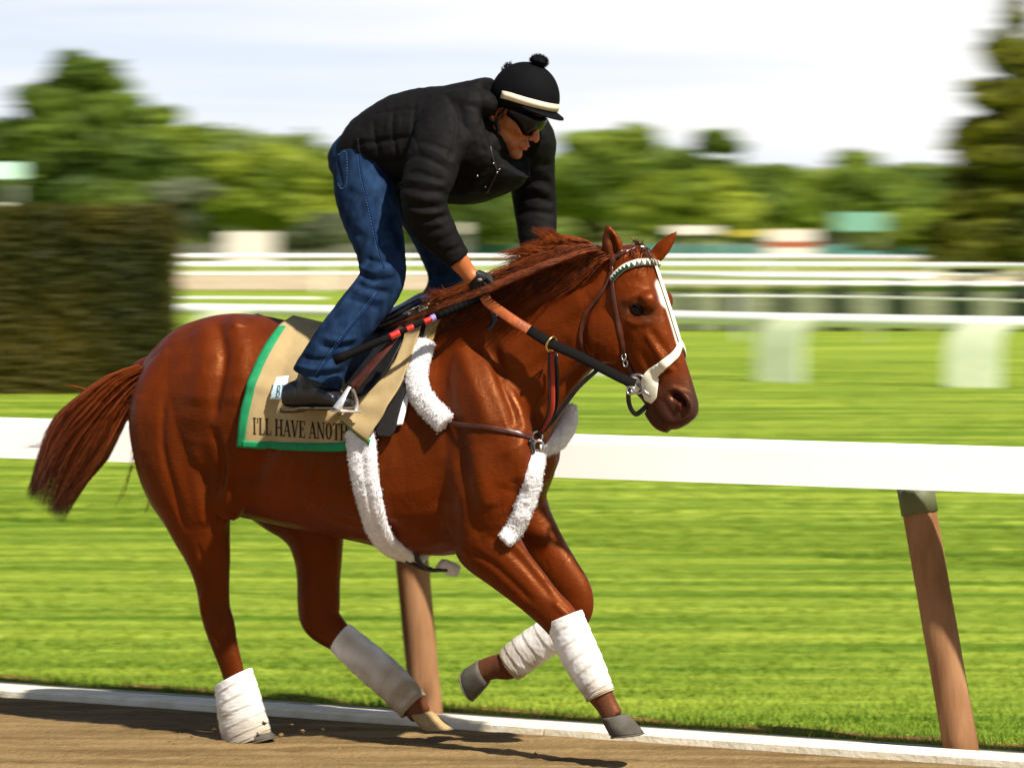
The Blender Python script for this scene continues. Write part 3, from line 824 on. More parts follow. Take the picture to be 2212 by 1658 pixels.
# ears
def ear(px0, py0, pxt, pyt, w0, wt, wid, side):
    b = H(px0, py0, w0); t = H(pxt, pyt, wt); ax = t - b
    hb.tube([b - ax * .1, b + ax * .2, b + ax * .45, b + ax * .7, b + ax * .9, t], [wid * .7, wid, wid * 1.05, wid * .75, wid * .35, wid * .05], 14, up=FW, flat=(1, .55))
ear(1330, 566, 1311, 483, .055, .078, .040, 1)
ear(1405, 566, 1464, 498, -.055, -.085, .030, -1)
hme = remeshed(hb, 0.0062, 9, 0.5)
hv, hn = mesh_arrays(hme)
hbv = bvh_of(hme)
S = [
 # shoulder: blade edges, point of shoulder, arm
 ([(985, 720), (1010, 800), (1040, 880), (1060, 930)], .030, .008, 1), ([(945, 760), (960, 860), (985, 950), (1000, 1010)], .045, -.010, 1),
 ([(1060, 740), (1085, 820), (1110, 890), (1120, 930)], .026, -.014, 1), ([(1100, 960), (1115, 1000), (1100, 1060)], .040, .012, 1),
 ([(1105, 1030), (1120, 1080), (1100, 1130)], .025, -.010, 1), ([(960, 1060), (975, 1120), (965, 1190)], .050, -.012, 1),
 ([(1020, 960), (1040, 1040), (1060, 1100)], .040, .010, 1), ([(990, 980), (1010, 1060), (1020, 1120), (1040, 1160)], .030, -.007, 1),
 ([(1060, 1160), (1110, 1195), (1160, 1250), (1190, 1290)], .016, -.007, 0), ([(1010, 1190), (1060, 1215), (1110, 1260), (1150, 1300)], .014, -.006, 0),
 ([(1085, 1150), (1140, 1205), (1185, 1262)], .022, .006, 0),
 ([(1150, 900), (1153, 960), (1150, 1020), (1140, 1070)], .018, -.006, 1), ([(1120, 900), (1130, 980), (1125, 1050)], .03, .008, 0),
 # neck: jugular groove, windpipe, crest muscle
 ([(1290, 760), (1240, 810), (1200, 850), (1160, 900)], .020, -.012, 1), ([(1270, 640), (1210, 680), (1140, 730), (1080, 780)], .045, .008, 1),
 ([(1290, 600), (1220, 630), (1140, 665)], .022, -.006, 1), ([(1240, 740), (1180, 780), (1130, 820)], .025, -.006, 1),
 # cheek rim, jaw, face
 ([(1290, 640), (1262, 690), (1262, 745), (1290, 782), (1320, 792)], .014, -.010, 1), ([(1350, 720), (1345, 770), (1365, 810)], .018, -.008, 1),
 ([(1393, 718), (1415, 755), (1440, 795)], .010, .006, 1), ([(1405, 712), (1435, 755), (1462, 800)], .013, -.006, 1), ([(1385, 760), (1405, 800), (1425, 835)], .016, -.006, 1),
 ([(1345, 652), (1375, 638), (1400, 648)], .010, .005, 1), ([(1350, 690), (1375, 700), (1405, 695)], .010, .005, 1), ([(1352, 668), (1375, 668), (1398, 674)], .013, -.010, 1),
 ([(1355, 612), (1370, 604), (1385, 614)], .016, -.004, 1), ([(1420, 640), (1428, 690)], .012, -.004, 1),
 ([(1330, 556), (1324, 535), (1316, 508)], .012, -.022, 0), ([(1402, 560), (1426, 540)], .010, -.004, 0),
 # nostril and mouth
 ([(1452, 852), (1462, 857), (1474, 871), (1477, 886)], .0115, -.036, 1), ([(1444, 848), (1452, 838), (1470, 846), (1487, 866), (1488, 884)], .008, .006, 1),
 ([(1408, 878), (1418, 896), (1436, 916)], .005, -.008, 1), ([(1430, 862), (1440, 880), (1458, 905)], .012, -.004, 1),
 # barrel, flank, haunch
 ([(640, 720), (610, 800), (590, 880), (560, 960)], .030, -.010, 1), ([(590, 930), (560, 1000), (520, 1060)], .040, -.018, 1), ([(690, 1100), (790, 1130), (880, 1150)], .03, -.006, 1),
 ([(470, 700), (485, 770), (470, 850), (462, 900)], .020, -.009, 1), ([(440, 700), (445, 780), (425, 880)], .045, .010, 1), ([(510, 700), (520, 780), (505, 880)], .040, .010, 1),
 ([(505, 685), (512, 715)], .03, .012, 1), ([(355, 860), (350, 960), (375, 1060), (400, 1140)], .016, -.009, 1), ([(460, 930), (480, 1000), (470, 1060)], .018, -.010, 1),
 ([(420, 960), (430, 1060), (440, 1140)], .03, .008, 0), ([(497, 1000), (490, 1080), (478, 1150)], .018, .008, 0), ([(430, 1180), (450, 1260), (458, 1300)], .010, -.006, 0),
 ([(436, 1290), (440, 1330)], .014, .010, 0), ([(480, 1340), (486, 1380)], .010, .006, 0), ([(462, 1370), (476, 1400)], .008, -.005, 0),
 ([(300, 850), (292, 920), (305, 990)], .05, .006, 1),
 ([(1195, 1300), (1228, 1330)], .012, .007, 0),
]
for i_ in range(6):   # ribs, barely showing
    x = 640 + i_ * 42
    S.append(([(x, 985), (x - 14, 1040), (x - 22, 1100)], .012, .0022, 1))
S = [(a_, R_, m_ * (1.3 if R_ >= .018 else 1.0), s_) for a_, R_, m_, s_ in S]
hv = sculpt(hv, hn, hbv, S)
# veins on the forearm, face and belly
def vein(pp, amp=.0022, R=.0035):
    global hv
    pl = [tuple(p) for p, _ in surf_polyline(hbv, pp, 0, 5)]
    d, t = seg_dist(hv, pl)
    hv = hv + hn * (amp * np.exp(-(d / R) ** 2))[:, None]
for pp in ([(1392, 700), (1402, 730), (1420, 760), (1425, 800)], [(1440, 720), (1448, 760), (1455, 800)], [(1090, 1140), (1130, 1180), (1150, 1230)], [(1060, 1010), (1085, 1060), (1090, 1110)], [(700, 1090), (780, 1110), (860, 1120)], [(1110, 860), (1090, 900), (1100, 940)]):
    vein(pp)
# ---- coat colours and markings, plus shade painted in under belly and groin
base = np.array([0.098, 0.0152, 0.0016]); dark = np.array([0.040, 0.015, 0.008]); muz = np.array([0.032, 0.018, 0.015]); whit = np.array([.78, .74, .66])
zz = hv[:, 2]
nz_ = np.array([mnoise.noise(Vector(x) * 3.0) for x in hv])
nz2 = np.array([mnoise.noise(Vector(x) * 17.0) for x in hv])
col = base[None] * (1 + .38 * nz_ + .16 * nz2)[:, None]
def blend(c, pp, R, amt=1.0, w=None, both=True, sharp=2, ww=0.0):
    global col
    q = [H(p[0], p[1], p[2] if len(p) > 2 else ww) for p in pp]
    d, _ = seg_dist(hv, [tuple(x) for x in q])
    if both:
        d2, _ = seg_dist(hv, [tuple(mirror(x)) for x in q]); d = np.minimum(d, d2)
    k = amt * np.exp(-(d / R) ** sharp)
    col = col * (1 - k[:, None]) + np.array(c) * k[:, None]
blend(muz, [(1455, 875), (1480, 890), (1500, 870)], .105, .92, sharp=3)
blend(muz, [(1400, 880), (1430, 915)], .05, .9, sharp=4)
blend(dark, [(1352, 666, .09), (1378, 668, .095), (1402, 682, .09)], .034, .85)
blend(dark, [(1310, 760, .0), (1330, 700, .0)], .03, .0)
blend(np.array([.10, .012, .01]), [(1465, 868, .045), (1474, 878, .045)], .010, .8)
blend(dark, [(1317, 552, .09), (1311, 515, .085)], .018, .75)
def sblend(c, pp, R, amt=1.0, sharp=6):
    global col
    d, _ = seg_dist(hv, [tuple(a_) for a_, _ in surf_polyline(hbv, pp, 0, 3)]); k = (amt * np.exp(-(d / R) ** sharp))[:, None]
    col = col * (1 - k) + np.array(c) * k
blend(whit, [(1427, 618, .014), (1438, 650, .014)], .025, 1.0, sharp=6, both=False)
blend(whit, [(1440, 655, .008), (1455, 700, .008), (1467, 742, .008)], .014, 1.0, sharp=6, both=False)
sblend(dark * .5, [(1331, 558), (1325, 535), (1315, 505)], .014, .95, 4)
blend(dark, [(930, 1130, .1), (870, 1180, 0)], .06, .3)  # shade under the belly near the girth, put into the coat colour
blend(dark, [(560, 1090, 0), (620, 1120, 0)], .09, .75)  # groin and flank shade, painted as darker coat
for c in ([(880, 1510, -.13), (915, 1555, -.13)], [(1310, 1522, .14), (1328, 1555, .14)], [(1066, 1440, -.14), (1030, 1452, -.14)]):
    blend((.10, .055, .035), c, .06, .8, both=False)
set_cols(hme, np.clip(col, 0, 1))
finish(hme, 'body', hv, M['coat'], HORSE)
hbv = BVHTree.FromPolygons([Vector(x) for x in hv], [tuple(p.vertices) for p in hme.polygons])

# eyes
eh_ = hbv.ray_cast(CAMP, ray(1376, 669).normalized(), 60); EC = eh_[0] - NW * .003
for w, s_ in ((.088, 1), (-.088, -1)):
    c = EC if s_ == 1 else mirror(EC)
    mb = MB(); mb.ball(c, .021, .016, .014, 18, 12, axes=((FW * .8 - UP * .55).normalized(), (FW * .55 + UP * .8).normalized(), NW)); mb.build('eye', M['eye'], HORSE)
    L = c + NW * (s_ * .009)
    a_ = (FW * .8 - UP * .55).normalized(); b_ = (FW * .55 + UP * .8).normalized()
    for sg in (1, -1):
        mb = MB()
        pts = [L + a_ * (.026 * x) + b_ * (sg * .0125 * (1 - x * x)) + NW * (s_ * (.004 * (1 - x * x) - .003)) for x in np.linspace(-1, 1, 11)]
        mb.tube(pts, [.002, .004, .005, .0055, .006, .006, .006, .0055, .005, .004, .002], 8); mb.build('eyelid', M['lid'], HORSE)
# hooves
def hoof(px, py, w, pxt, pyt, col_='hoof', L=.085, tilt=0.0, r=.058):
    """from the coronet (px,py) towards the ground surface (pxt,pyt)"""
    a_ = H(px, py, w); b_ = H(pxt, pyt, w); ax = (b_ - a_).normalized()
    f = (FW - ax * FW.dot(ax)).normalized()
    if tilt: f = (f * math.cos(tilt) + ax * math.sin(tilt)).normalized()
    mb = MB(); rings = []
    for t_, q_ in ((0, .80), (.15, .86), (.5, .94), (.9, 1.01), (1.0, .97), (1.02, .72), (.93, .55)):
        ring = []
        for j in range(24):
            th = 2 * math.pi * j / 24
            rr = r * q_ * (1.0 if math.cos(th) > 0 else 1 - .12 * math.cos(th) ** 2)
            sk = .024 * t_; hh = .84 + .16 * math.cos(th)
            ring.append(a_ + ax * (L * t_ * hh * 1.25 + .008 * (math.cos(th) - 1) * (1 - t_)) + f * (math.cos(th) * rr * 1.05 + sk) + NW * (math.sin(th) * rr * .92))
        rings.append(ring)
    mb.rings(rings)
    h = mb.build('hoof', M[col_], HORSE)
    mb = MB(); pts = [a_ + ax * (L * 1.28 * (.84 + .16 * math.cos(th))) + f * (math.cos(th) * r * .98 + .024) + NW * (math.sin(th) * r * .86) for th in np.linspace(-2.4, 2.4, 22)]
    mb.tube(pts, .006, 8, up=[ax] * 22, flat=(.5, 1.2)); mb.build('horseshoe', M['shoe'], HORSE)
M['steel'] = mat('steel', (0.55, 0.55, 0.56), .3, .5, metal=1.0, var=.1)
M['shoe'] = mat('shoe', (0.10, 0.085, 0.07), .7, .4)
hoof(540, 1575, .13, 552, 1604, r=.056, L=.050)
hoof(910, 1543, -.13, 934, 1580, 'hoof_sole', r=.050, L=.070, tilt=.30)
hoof(1326, 1550, .14, 1338, 1584, r=.058, L=.065)
hoof(1040, 1450, -.14, 1000, 1466, r=.058, L=.070, tilt=-.2)

# leg bandages: wound cloth with overlapping turns
M['bandage'] = mat('bandage', (1, 1, 1), 0.95, 0.1, attr='tint', bump=0.35, bscale=260, bstretch=(1, 1, .3), bdist=.002)
def bandage(rows, turns, label, dirt, seed, cut=(0, 0)):
    rows = [tuple(r) for r in rows]
    rr = catmull(rows, 26); P = [H(r[0], r[1], r[2]) for r in rr]
    n = len(P); k = 64; vs_ = []; cols = []
    for i, r in enumerate(rr):
        t = (P[min(i + 1, n - 1)] - P[max(i - 1, 0)]).normalized()
        a_ = t.cross(NW).normalized(); b_ = a_.cross(t).normalized()
        ra = r[3] * sc(r[0], r[2]); rb = r[4]
        for j in range(k):
            q = 2 * math.pi * j / k
            ph = (i / n * turns + j / k * 1.0) % 1.0
            step = .0032 * min(ph, (1 - ph) * 6) - .0015 + .0015 * mnoise.noise(Vector((j * .4, i * .3, seed)))
            skew = .35 * math.cos(q) * cut[0] * (1 - i / n) + .35 * math.cos(q) * cut[1] * (i / n)
            vs_.append(P[i] + a_ * (math.cos(q) * (ra + step)) + b_ * (math.sin(q) * (rb + step)) + t * (skew * .1))
            dn = mnoise.noise(Vector((j * .12, i * .06, seed * 3))) * .45
            dd = min(1, max(0, dirt(i / n) + dn))
            cl_ = np.array([.82, .81, .79]) * (1 - dd) + np.array([.33, .27, .18]) * dd
            cl_ = cl_ * (1 - .12 * math.exp(-((ph - .97) / .05) ** 2))
            cols.append(cl_)
    fs_ = [(i * k + j, i * k + (j + 1) % k, (i + 1) * k + (j + 1) % k, (i + 1) * k + j) for i in range(n - 1) for j in range(k)]
    # turned-in ends
    for row, s_ in ((0, -1), (n - 1, 1)):
        base_ = len(vs_)
        for j in range(k):
            p = Vector(vs_[row * k + j]); vs_.append(P[row] + (p - P[row]) * .8); cols.append(cols[row * k + j] * .8)
        for j in range(k):
            f_ = (row * k + j, row * k + (j + 1) % k, base_ + (j + 1) % k, base_ + j)
            fs_.append(f_ if s_ > 0 else f_[::-1])
    o = mesh_obj('bandage', vs_, fs_, M['bandage'], HORSE)
    set_cols(o.data, np.array(cols)); o['label'] = label
    return o
bandage([(503, 1462, .13, 48, .050), (512, 1500, .13, 52, .054), (520, 1540, .13, 56, .058), (530, 1578, .13, 58, .060), (538, 1602, .13, 56, .060)], 6, 'white bandage round the planted hind foot', lambda t: 1.25 * t - .25, 1, (.5, 0))
bandage([(735, 1376, -.13, 37, .042), (785, 1420, -.13, 41, .046), (835, 1463, -.13, 42, .046), (872, 1500, -.13, 40, .045), (893, 1524, -.13, 38, .042)], 7, 'muddy bandage on the swinging far hind leg', lambda t: .25 + .85 * t, 2)
bandage([(1218, 1332, .14, 44, .050), (1240, 1388, .14, 46, .050), (1266, 1440, .14, 43, .046), (1289, 1484, .14, 36, .044), (1297, 1502, .14, 34, .042)], 7, 'white bandage, muddy at the fetlock, on the leading foreleg', lambda t: -.15 + 1.25 * t ** 2, 3)
bandage([(1222, 1352, -.14, 38, .044), (1172, 1383, -.14, 40, .044), (1128, 1414, -.14, 40, .044), (1100, 1436, -.14, 38, .042)], 6, 'half muddy bandage on the folded far foreleg', lambda t: -.2 + 1.1 * t, 4)

# ---- hair
def hair(name, m, strands, parent, r0=.0026, seg=10, label=None):
    """strands: list of control point lists"""
    V, F_ = [], []
    for st, rr in strands:
        P = catmull([tuple(p) for p in st], max(2, seg // (len(st) - 1)))
        n = len(P); base_ = len(V)
        u = None
        for i, p in enumerate(P):
            p = Vector(p); t = (Vector(P[min(i + 1, n - 1)]) - Vector(P[max(i - 1, 0)]))
            if t.length < 1e-6: t = Vector((1, 0, 0))
            t.normalize()
            u = (u if u is not None else Vector((0, 0, 1)).cross(t) if abs(t.z) < .9 else Vector((1, 0, 0)))
            u = (u - t * u.dot(t)); u = u.normalized() if u.length > 1e-6 else Vector((1, 0, 0))
            w_ = t.cross(u)
            r = rr * (1 - (i / (n - 1)) ** 2.2 * .93)
            for q in (0, 2.094, 4.189): V.append(p + u * math.cos(q) * r + w_ * math.sin(q) * r)
        for i in range(n - 1):
            for j in range(3):
                a_ = base_ + i * 3; F_.append((a_ + j, a_ + (j + 1) % 3, a_ + 3 + (j + 1) % 3, a_ + 3 + j))
    F_ = np.array(F_)
    o = mesh_obj(name, [tuple(x) for x in V], F_, m, parent)
    if label: o['label'] = label
    return o
M['mane'] = mat('mane_hair', (0.13, 0.022, 0.003), 0.5, 0.25, col2=(0.28, 0.058, 0.006), vscale=30, detail=2)
M['mane_dark'] = mat('mane_dark_hair', (0.05, 0.012, 0.004), 0.45, 0.4, col2=(0.14, 0.035, 0.008), vscale=30, detail=2)
tm = bpy.data.materials.new('tail_hair'); tm.use_nodes = True; M['tail'] = tm
def rj(s): return Vector(RNG.normal(0, s, 3))
# tail: root fan at the dock, lengths swept back and down; hair darkens towards the ends
def tail_col_mat():
    nt = tm.node_tree; b = nt.nodes['Principled BSDF']; b.inputs['Roughness'].default_value = .5; b.inputs['Specular IOR Level'].default_value = .25
    a_ = N(nt, 'ShaderNodeVertexColor'); a_.layer_name = 'tint'; nt.links.new(a_.outputs[0], b.inputs['Base Color'])
tail_col_mat()
strands = []
ctr = [(318, 800), (262, 838), (205, 905), (152, 978), (114, 1055), (95, 1100)]
for i in range(6000):
    u = RNG.uniform(-1, 1); L = RNG.uniform(.50, 1.02) if RNG.random() < .85 else RNG.uniform(.45, .75)
    u = u * abs(u) ** -.15 if u else 0
    wig = RNG.uniform(0, 6.28) * .3 + u * 5; wa = RNG.uniform(0, 16)
    locks = round(u * 6) / 6 * .35 + u * .65
    pts = []
    wl = RNG.normal(0, .05); ly = RNG.normal(0, .5)
    for j, (cx_, cy_) in enumerate(ctr):
        s_ = j / (len(ctr) - 1) * L
        # position along the centre line
        x_ = s_ * (len(ctr) - 1); a0 = min(int(x_), len(ctr) - 2); fr = x_ - a0
        bx = ctr[a0][0] + (ctr[a0 + 1][0] - ctr[a0][0]) * fr; by = ctr[a0][1] + (ctr[a0 + 1][1] - ctr[a0][1]) * fr
        spread = 22 + 50 * min(1, s_ * 1.9) - 50 * max(0, s_ - .5)
        lx, lyy = .80, .60      # across the tail, in the picture plane
        off = locks * spread + wa * math.sin(wig + s_ * 7) * s_
        w_ = (wl + ly * .05 * s_) * (1 + s_) * .9
        pts.append(H(bx + lx * off, by + lyy * off, w_))
    strands.append((pts, RNG.uniform(.0011, .0021)))
for (a0, pts_) in ((0, [(300, 800), (255, 845), (215, 848), (175, 838), (140, 828)]), (1, [(300, 840), (298, 900), (290, 980), (268, 1060), (247, 1098)]), (2, [(335, 1040), (325, 1080), (310, 1110)]), (3, [(285, 870), (190, 905), (110, 960), (45, 965)]), (4, [(230, 870), (150, 930), (100, 950), (60, 968)])):
    for k_ in range(7):
        strands.append(([H(x + RNG.normal(0, 3), y + RNG.normal(0, 3), RNG.normal(0, .02)) for x, y in pts_], .0012))
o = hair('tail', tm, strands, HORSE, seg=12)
vv_ = np.empty(len(o.data.vertices) * 3); o.data.vertices.foreach_get('co', vv_); vv_ = vv_.reshape(-1, 3) + np.array(HORSE.location)
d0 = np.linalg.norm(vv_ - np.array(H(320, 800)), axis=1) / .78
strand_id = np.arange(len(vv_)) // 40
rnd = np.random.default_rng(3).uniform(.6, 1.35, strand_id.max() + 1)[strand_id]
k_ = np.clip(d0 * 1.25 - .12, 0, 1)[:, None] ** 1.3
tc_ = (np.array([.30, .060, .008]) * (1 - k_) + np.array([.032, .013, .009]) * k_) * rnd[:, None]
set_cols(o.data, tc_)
# mane: near fall lying on the neck, and locks thrown up and back by the wind
strands = []; sd = []
crest = [(1325, 540), (1280, 541), (1225, 560), (1165, 585), (1105, 610), (1050, 634), (1000, 650)]
cr = catmull(crest, 20)
for i in range(3600):
    s_ = RNG.random() ** 1.1; c0 = cr[int(s_ * (len(cr) - 1))]
    w0 = RNG.uniform(-.02, .05)
    L = RNG.uniform(.5, 1.1)
    lift = RNG.random()
    if lift < .22: d = [(-45, -4), (-95, 8), (-150, 32)]       # flying back
    elif lift < .75: d = [(-40, 10), (-100, 38), (-165, 62)]
    else: d = [(-20, 22), (-60, 62), (-110, 98)]
    wv = RNG.uniform(-9, 9); ph = RNG.uniform(0, 6)
    pts = [H(c0[0] + 4, c0[1] + 8, w0)]
    for q, (dx_, dy_) in enumerate(d):
        X_, Y_ = c0[0] + dx_ * L + RNG.normal(0, 3), c0[1] + dy_ * L + wv * (q + 1) * .45 + 5 * math.sin(ph + q)
        W_ = w0 + .05 * (q + 1) * (0.6 if lift < .22 else 1.2)
        p = H(X_, Y_, W_)
        h = hbv.ray_cast(CAMP, ray(X_, Y_).normalized(), 60)
        if h[0] is not None and lift >= .22:
            pp_ = h[0] + h[1] * RNG.uniform(.004, .022)
            p = pp_ if lat(pp_) > 0 else p
        pts.append(p)
    (strands if RNG.random() < .6 else sd).append((pts, RNG.uniform(.0010, .0019)))
# the tuft blown up above the crest near the rider's far hand, and the lock at the withers
for i in range(700):
    x0 = RNG.uniform(1180, 1300); t_ = RNG.random()
    y0 = 582 - (x0 - 1180) * .33
    strands.append(([H(x0, y0 + 8, RNG.uniform(-.02, .03)), H(x0 - 28, y0 - 16 * t_ - 8, 0), H(x0 - 62 - 20 * t_, y0 - 34 * t_ - 4, RNG.normal(0, .02)), H(x0 - 85 - 50 * RNG.random(), y0 - 42 * t_ + 8, RNG.normal(0, .03))], RNG.uniform(.0009, .0016)))
for i in range(260):
    t_ = RNG.random(); x0 = RNG.uniform(1215, 1262); strands.append(([H(x0, 572, .01), H(x0 - 22, 548 - 8 * t_, 0), H(x0 - 45, 525 - 14 * t_, -.02), H(x0 - 62 - 14 * t_, 508 - 18 * t_ + RNG.normal(0, 3), -.03)], .0012))
for i in range(200):
    strands.append(([H(1048 + RNG.normal(0, 10), 640 + RNG.normal(0, 5), .03), H(1010, 655 + RNG.normal(0, 6), .07), H(975, 650 + RNG.normal(0, 7), .09), H(938 + RNG.normal(0, 12), 632 + RNG.normal(0, 7), .11)], .002))
hair('mane', M['mane'], strands, HORSE, seg=9)
hair('mane', M['mane_dark'], sd, HORSE, seg=9)
# forelock wisps
strands = []
for i in range(110):
    x0 = RNG.uniform(1345, 1400)
    strands.append(([H(x0, 534, RNG.normal(0, .02)), H(x0 + 8, 548, RNG.normal(0, .03) + .01), H(x0 + 22 + RNG.normal(0, 8), 572 + RNG.normal(0, 6), RNG.normal(0, .03) + .02)], .0018))
for i in range(40):
    strands.append(([H(1392, 540, -.03), H(1380 + RNG.normal(0, 8), 528, -.03), H(1368 + RNG.normal(0, 14), 512 + RNG.normal(0, 6), -.03)], .0012))
    strands.append(([H(1325, 540, .03), H(1318 + RNG.normal(0, 5), 526, .03), H(1296 + RNG.normal(0, 5), 506 + RNG.normal(0, 6), .03)], .0012))
hair('forelock', M['mane_dark'], strands, HORSE, seg=6)

# ================================================================== draping tools
def HS(px, py, w, gap=.012, bvh=None):
    """point at lateral w, but never inside the horse"""
    h = (bvh or hbv).ray_cast(CAMP, ray(px, py).normalized(), 60)
    if h[0] is not None and lat(h[0]) > w - gap and lat(h[0]) > -.02:
        return h[0] + NW * gap
    return H(px, py, w)
def drop(px, py, off, bvh, w=0.0):
    h = bvh.ray_cast(CAMP, ray(px, py).normalized(), 60)
    if h[0] is None or lat(h[0]) < -.03:
        return H(px, py, w), NW
    nn = h[1] if h[1].dot(CAMP - h[0]) > 0 else -h[1]
    return h[0] + nn * off, nn
def patch(rows, off, nu=36, nv=36, bvh=None, smooth=2, wave=None, topw=None):
    """grid of points draped on the near side; rows of pixel points, top to bottom"""
    bvh = bvh or hbv
    R_ = [catmull([tuple(p) for p in r], max(1, nu // (len(r) - 1))) for r in rows]
    m = min(len(r) for r in R_)
    R_ = [np.array(r[:m - 0]) for r in R_]
    cols_ = [catmull([tuple(r[j]) for r in R_], max(1, nv // (len(R_) - 1))) for j in range(m)]
    n = len(cols_[0])
    G = [[None] * m for _ in range(n)]
    for j in range(m):
        for i in range(n):
            p = cols_[j][i]
            q, _ = drop(p[0], p[1], off, bvh, topw if topw is not None else 0.0)
            G[i][j] = q
    A_ = np.array([[tuple(x) for x in r] for r in G])
    for _ in range(smooth):
        B_ = A_.copy()
        B_[1:-1, 1:-1] = (A_[:-2, 1:-1] + A_[2:, 1:-1] + A_[1:-1, :-2] + A_[1:-1, 2:] + A_[1:-1, 1:-1] * 2) / 6
        A_ = B_
    if wave is not None:
        for i in range(n):
            for j in range(m):
                A_[i, j] += np.array(NW) * wave(i / (n - 1), j / (m - 1))
    return A_
def grid_solid(A_, th, name, m, parent, mirror_too=False):
    n, k, _ = A_.shape
    def one(B_):
        du = np.gradient(B_, axis=1); dv = np.gradient(B_, axis=0)
        nn = np.cross(du, dv); nn /= np.maximum(1e-9, np.linalg.norm(nn, axis=2))[:, :, None]
        if (nn @ np.array(NW)).mean() < 0: nn = -nn
        V = np.concatenate([(B_ + nn * th / 2).reshape(-1, 3), (B_ - nn * th / 2).reshape(-1, 3)])
        F_ = []
        for i in range(n - 1):
            for j in range(k - 1):
                a_ = i * k + j
                F_.append((a_, a_ + 1, a_ + k + 1, a_ + k)); b_ = a_ + n * k
                F_.append((b_, b_ + k, b_ + k + 1, b_ + 1))
        o_ = n * k
        for j in range(k - 1):
            F_.append((j, j + o_, j + 1 + o_, j + 1)); a_ = (n - 1) * k + j
            F_.append((a_, a_ + 1, a_ + 1 + o_, a_ + o_))
        for i in range(n - 1):
            a_ = i * k; F_.append((a_, a_ + k, a_ + k + o_, a_ + o_)); a_ = i * k + k - 1
            F_.append((a_, a_ + o_, a_ + k + o_, a_ + k))
        return V, F_
    V, F_ = one(A_)
    if mirror_too:
        V2 = np.array([tuple(mirror(Vector(p))) for p in V])
        F2 = [tuple(i + len(V) for i in f[::-1]) for f in F_]
        V = np.concatenate([V, V2]); F_ = F_ + F2
    return mesh_obj(name, V, F_, m, parent)
def strap(pp, width, thick, name, m, parent, off=.004, n=6, explicit=False, bvh=None, both=False, k=10):
    """a flat strap hugging the surface; explicit: pp carries its own w"""
    if explicit:
        cc = [HS(p[0], p[1], p[2], bvh=bvh) for p in catmull([tuple(x) for x in pp], n)]
        nn = [NW] * len(cc)
    else:
        sp = surf_polyline(bvh or hbv, pp, off, n); cc = [a_ for a_, _ in sp]; nn = [b_ for _, b_ in sp]
        for _ in range(2):
            cc = [cc[0]] + [(cc[i - 1] + cc[i] * 2 + cc[i + 1]) / 4 for i in range(1, len(cc) - 1)] + [cc[-1]]
    mb = MB(); mb.tube(cc, 1.0, k, up=list(nn), flat=(thick / 2, width / 2))
    if both:
        mb.tube([mirror(p) for p in cc], 1.0, k, up=[mirror(Vector(p) + q) - mirror(Vector(p)) for p, q in zip(cc, nn)], flat=(thick / 2, width / 2))
    return mb.build(name, m, parent)
def ring(c, R_, r, axis, name, m, parent, k=28, sq=1.0, up=UP):
    ax = Vector(axis).normalized(); u = (up - ax * up.dot(ax)).normalized(); v_ = ax.cross(u)
    pts = [c + u * math.cos(q) * R_ * sq + v_ * math.sin(q) * R_ for q in [2 * math.pi * j / k for j in range(k)]]
    rings_ = []
    for i, p in enumerate(pts):
        rad = (p - c).normalized()
        rings_.append([p + rad * math.cos(q) * r + ax * math.sin(q) * r for q in [2 * math.pi * j / 8 for j in range(8)]])
    mb = MB(); mb.rings(rings_, False, True); return mb.build(name, m, parent)
def fleece(path, name, parent, mname='fleece', k=22, n=12, amp=.006, seed=0, up=None, crease=False, sm=14):
    """path: (point, radius lateral, radius out)"""
    cc = catmull([tuple(p) + (a_, b_) for p, a_, b_ in path], n)
    P = [Vector(c[:3]) for c in cc]; V = []; m = len(P)
    for _ in range(sm):
        P = [P[0]] + [(P[i - 1] + P[i] * 2 + P[i + 1]) / 4 for i in range(1, m - 1)] + [P[-1]]
    tuft = []
    for i in range(m):
        t = (P[min(i + 1, m - 1)] - P[max(i - 1, 0)]).normalized()
        u = Vector(up if up is not None else NW); u = (u - t * u.dot(t)).normalized(); v_ = t.cross(u)
        e = 1.0 if 0 < i < m - 1 else .8
        for j in range(k):
            q = 2 * math.pi * j / k
            ra, rb = cc[i][3], cc[i][4]
            g_ = 1 - (.35 * math.exp(-((q if q < math.pi else q - 2 * math.pi) + .25) ** 2 / .03) if crease else 0)
            p = P[i] + u * math.cos(q) * rb * e * g_ + v_ * math.sin(q) * ra * e
            nn = (u * math.cos(q) / max(.2, rb / ra) + v_ * math.sin(q)).normalized()
            p += nn * (amp * (mnoise.noise(p * 40) * .45 + mnoise.noise(p * 150) * .6))
            V.append(p)
            for _ in range(2):
                s0 = p - nn * .001 + v_ * RNG.normal(0, .003) + t * RNG.normal(0, .003)
                tuft.append(([s0, s0 + nn * RNG.uniform(.001, .002) + rj(.0006), s0 + nn * RNG.uniform(.0012, .0028) + rj(.001)], .0015))
    F_ = [(i * k + j, i * k + (j + 1) % k, (i + 1) * k + (j + 1) % k, (i + 1) * k + j) for i in range(m - 1) for j in range(k)]
    F_ += [tuple(range(k))[::-1], tuple((m - 1) * k + j for j in range(k))]
    o = mesh_obj(name, V, F_, M[mname], parent)
    hair('fleece_pile', M[mname], tuft, parent, seg=2)
    return o

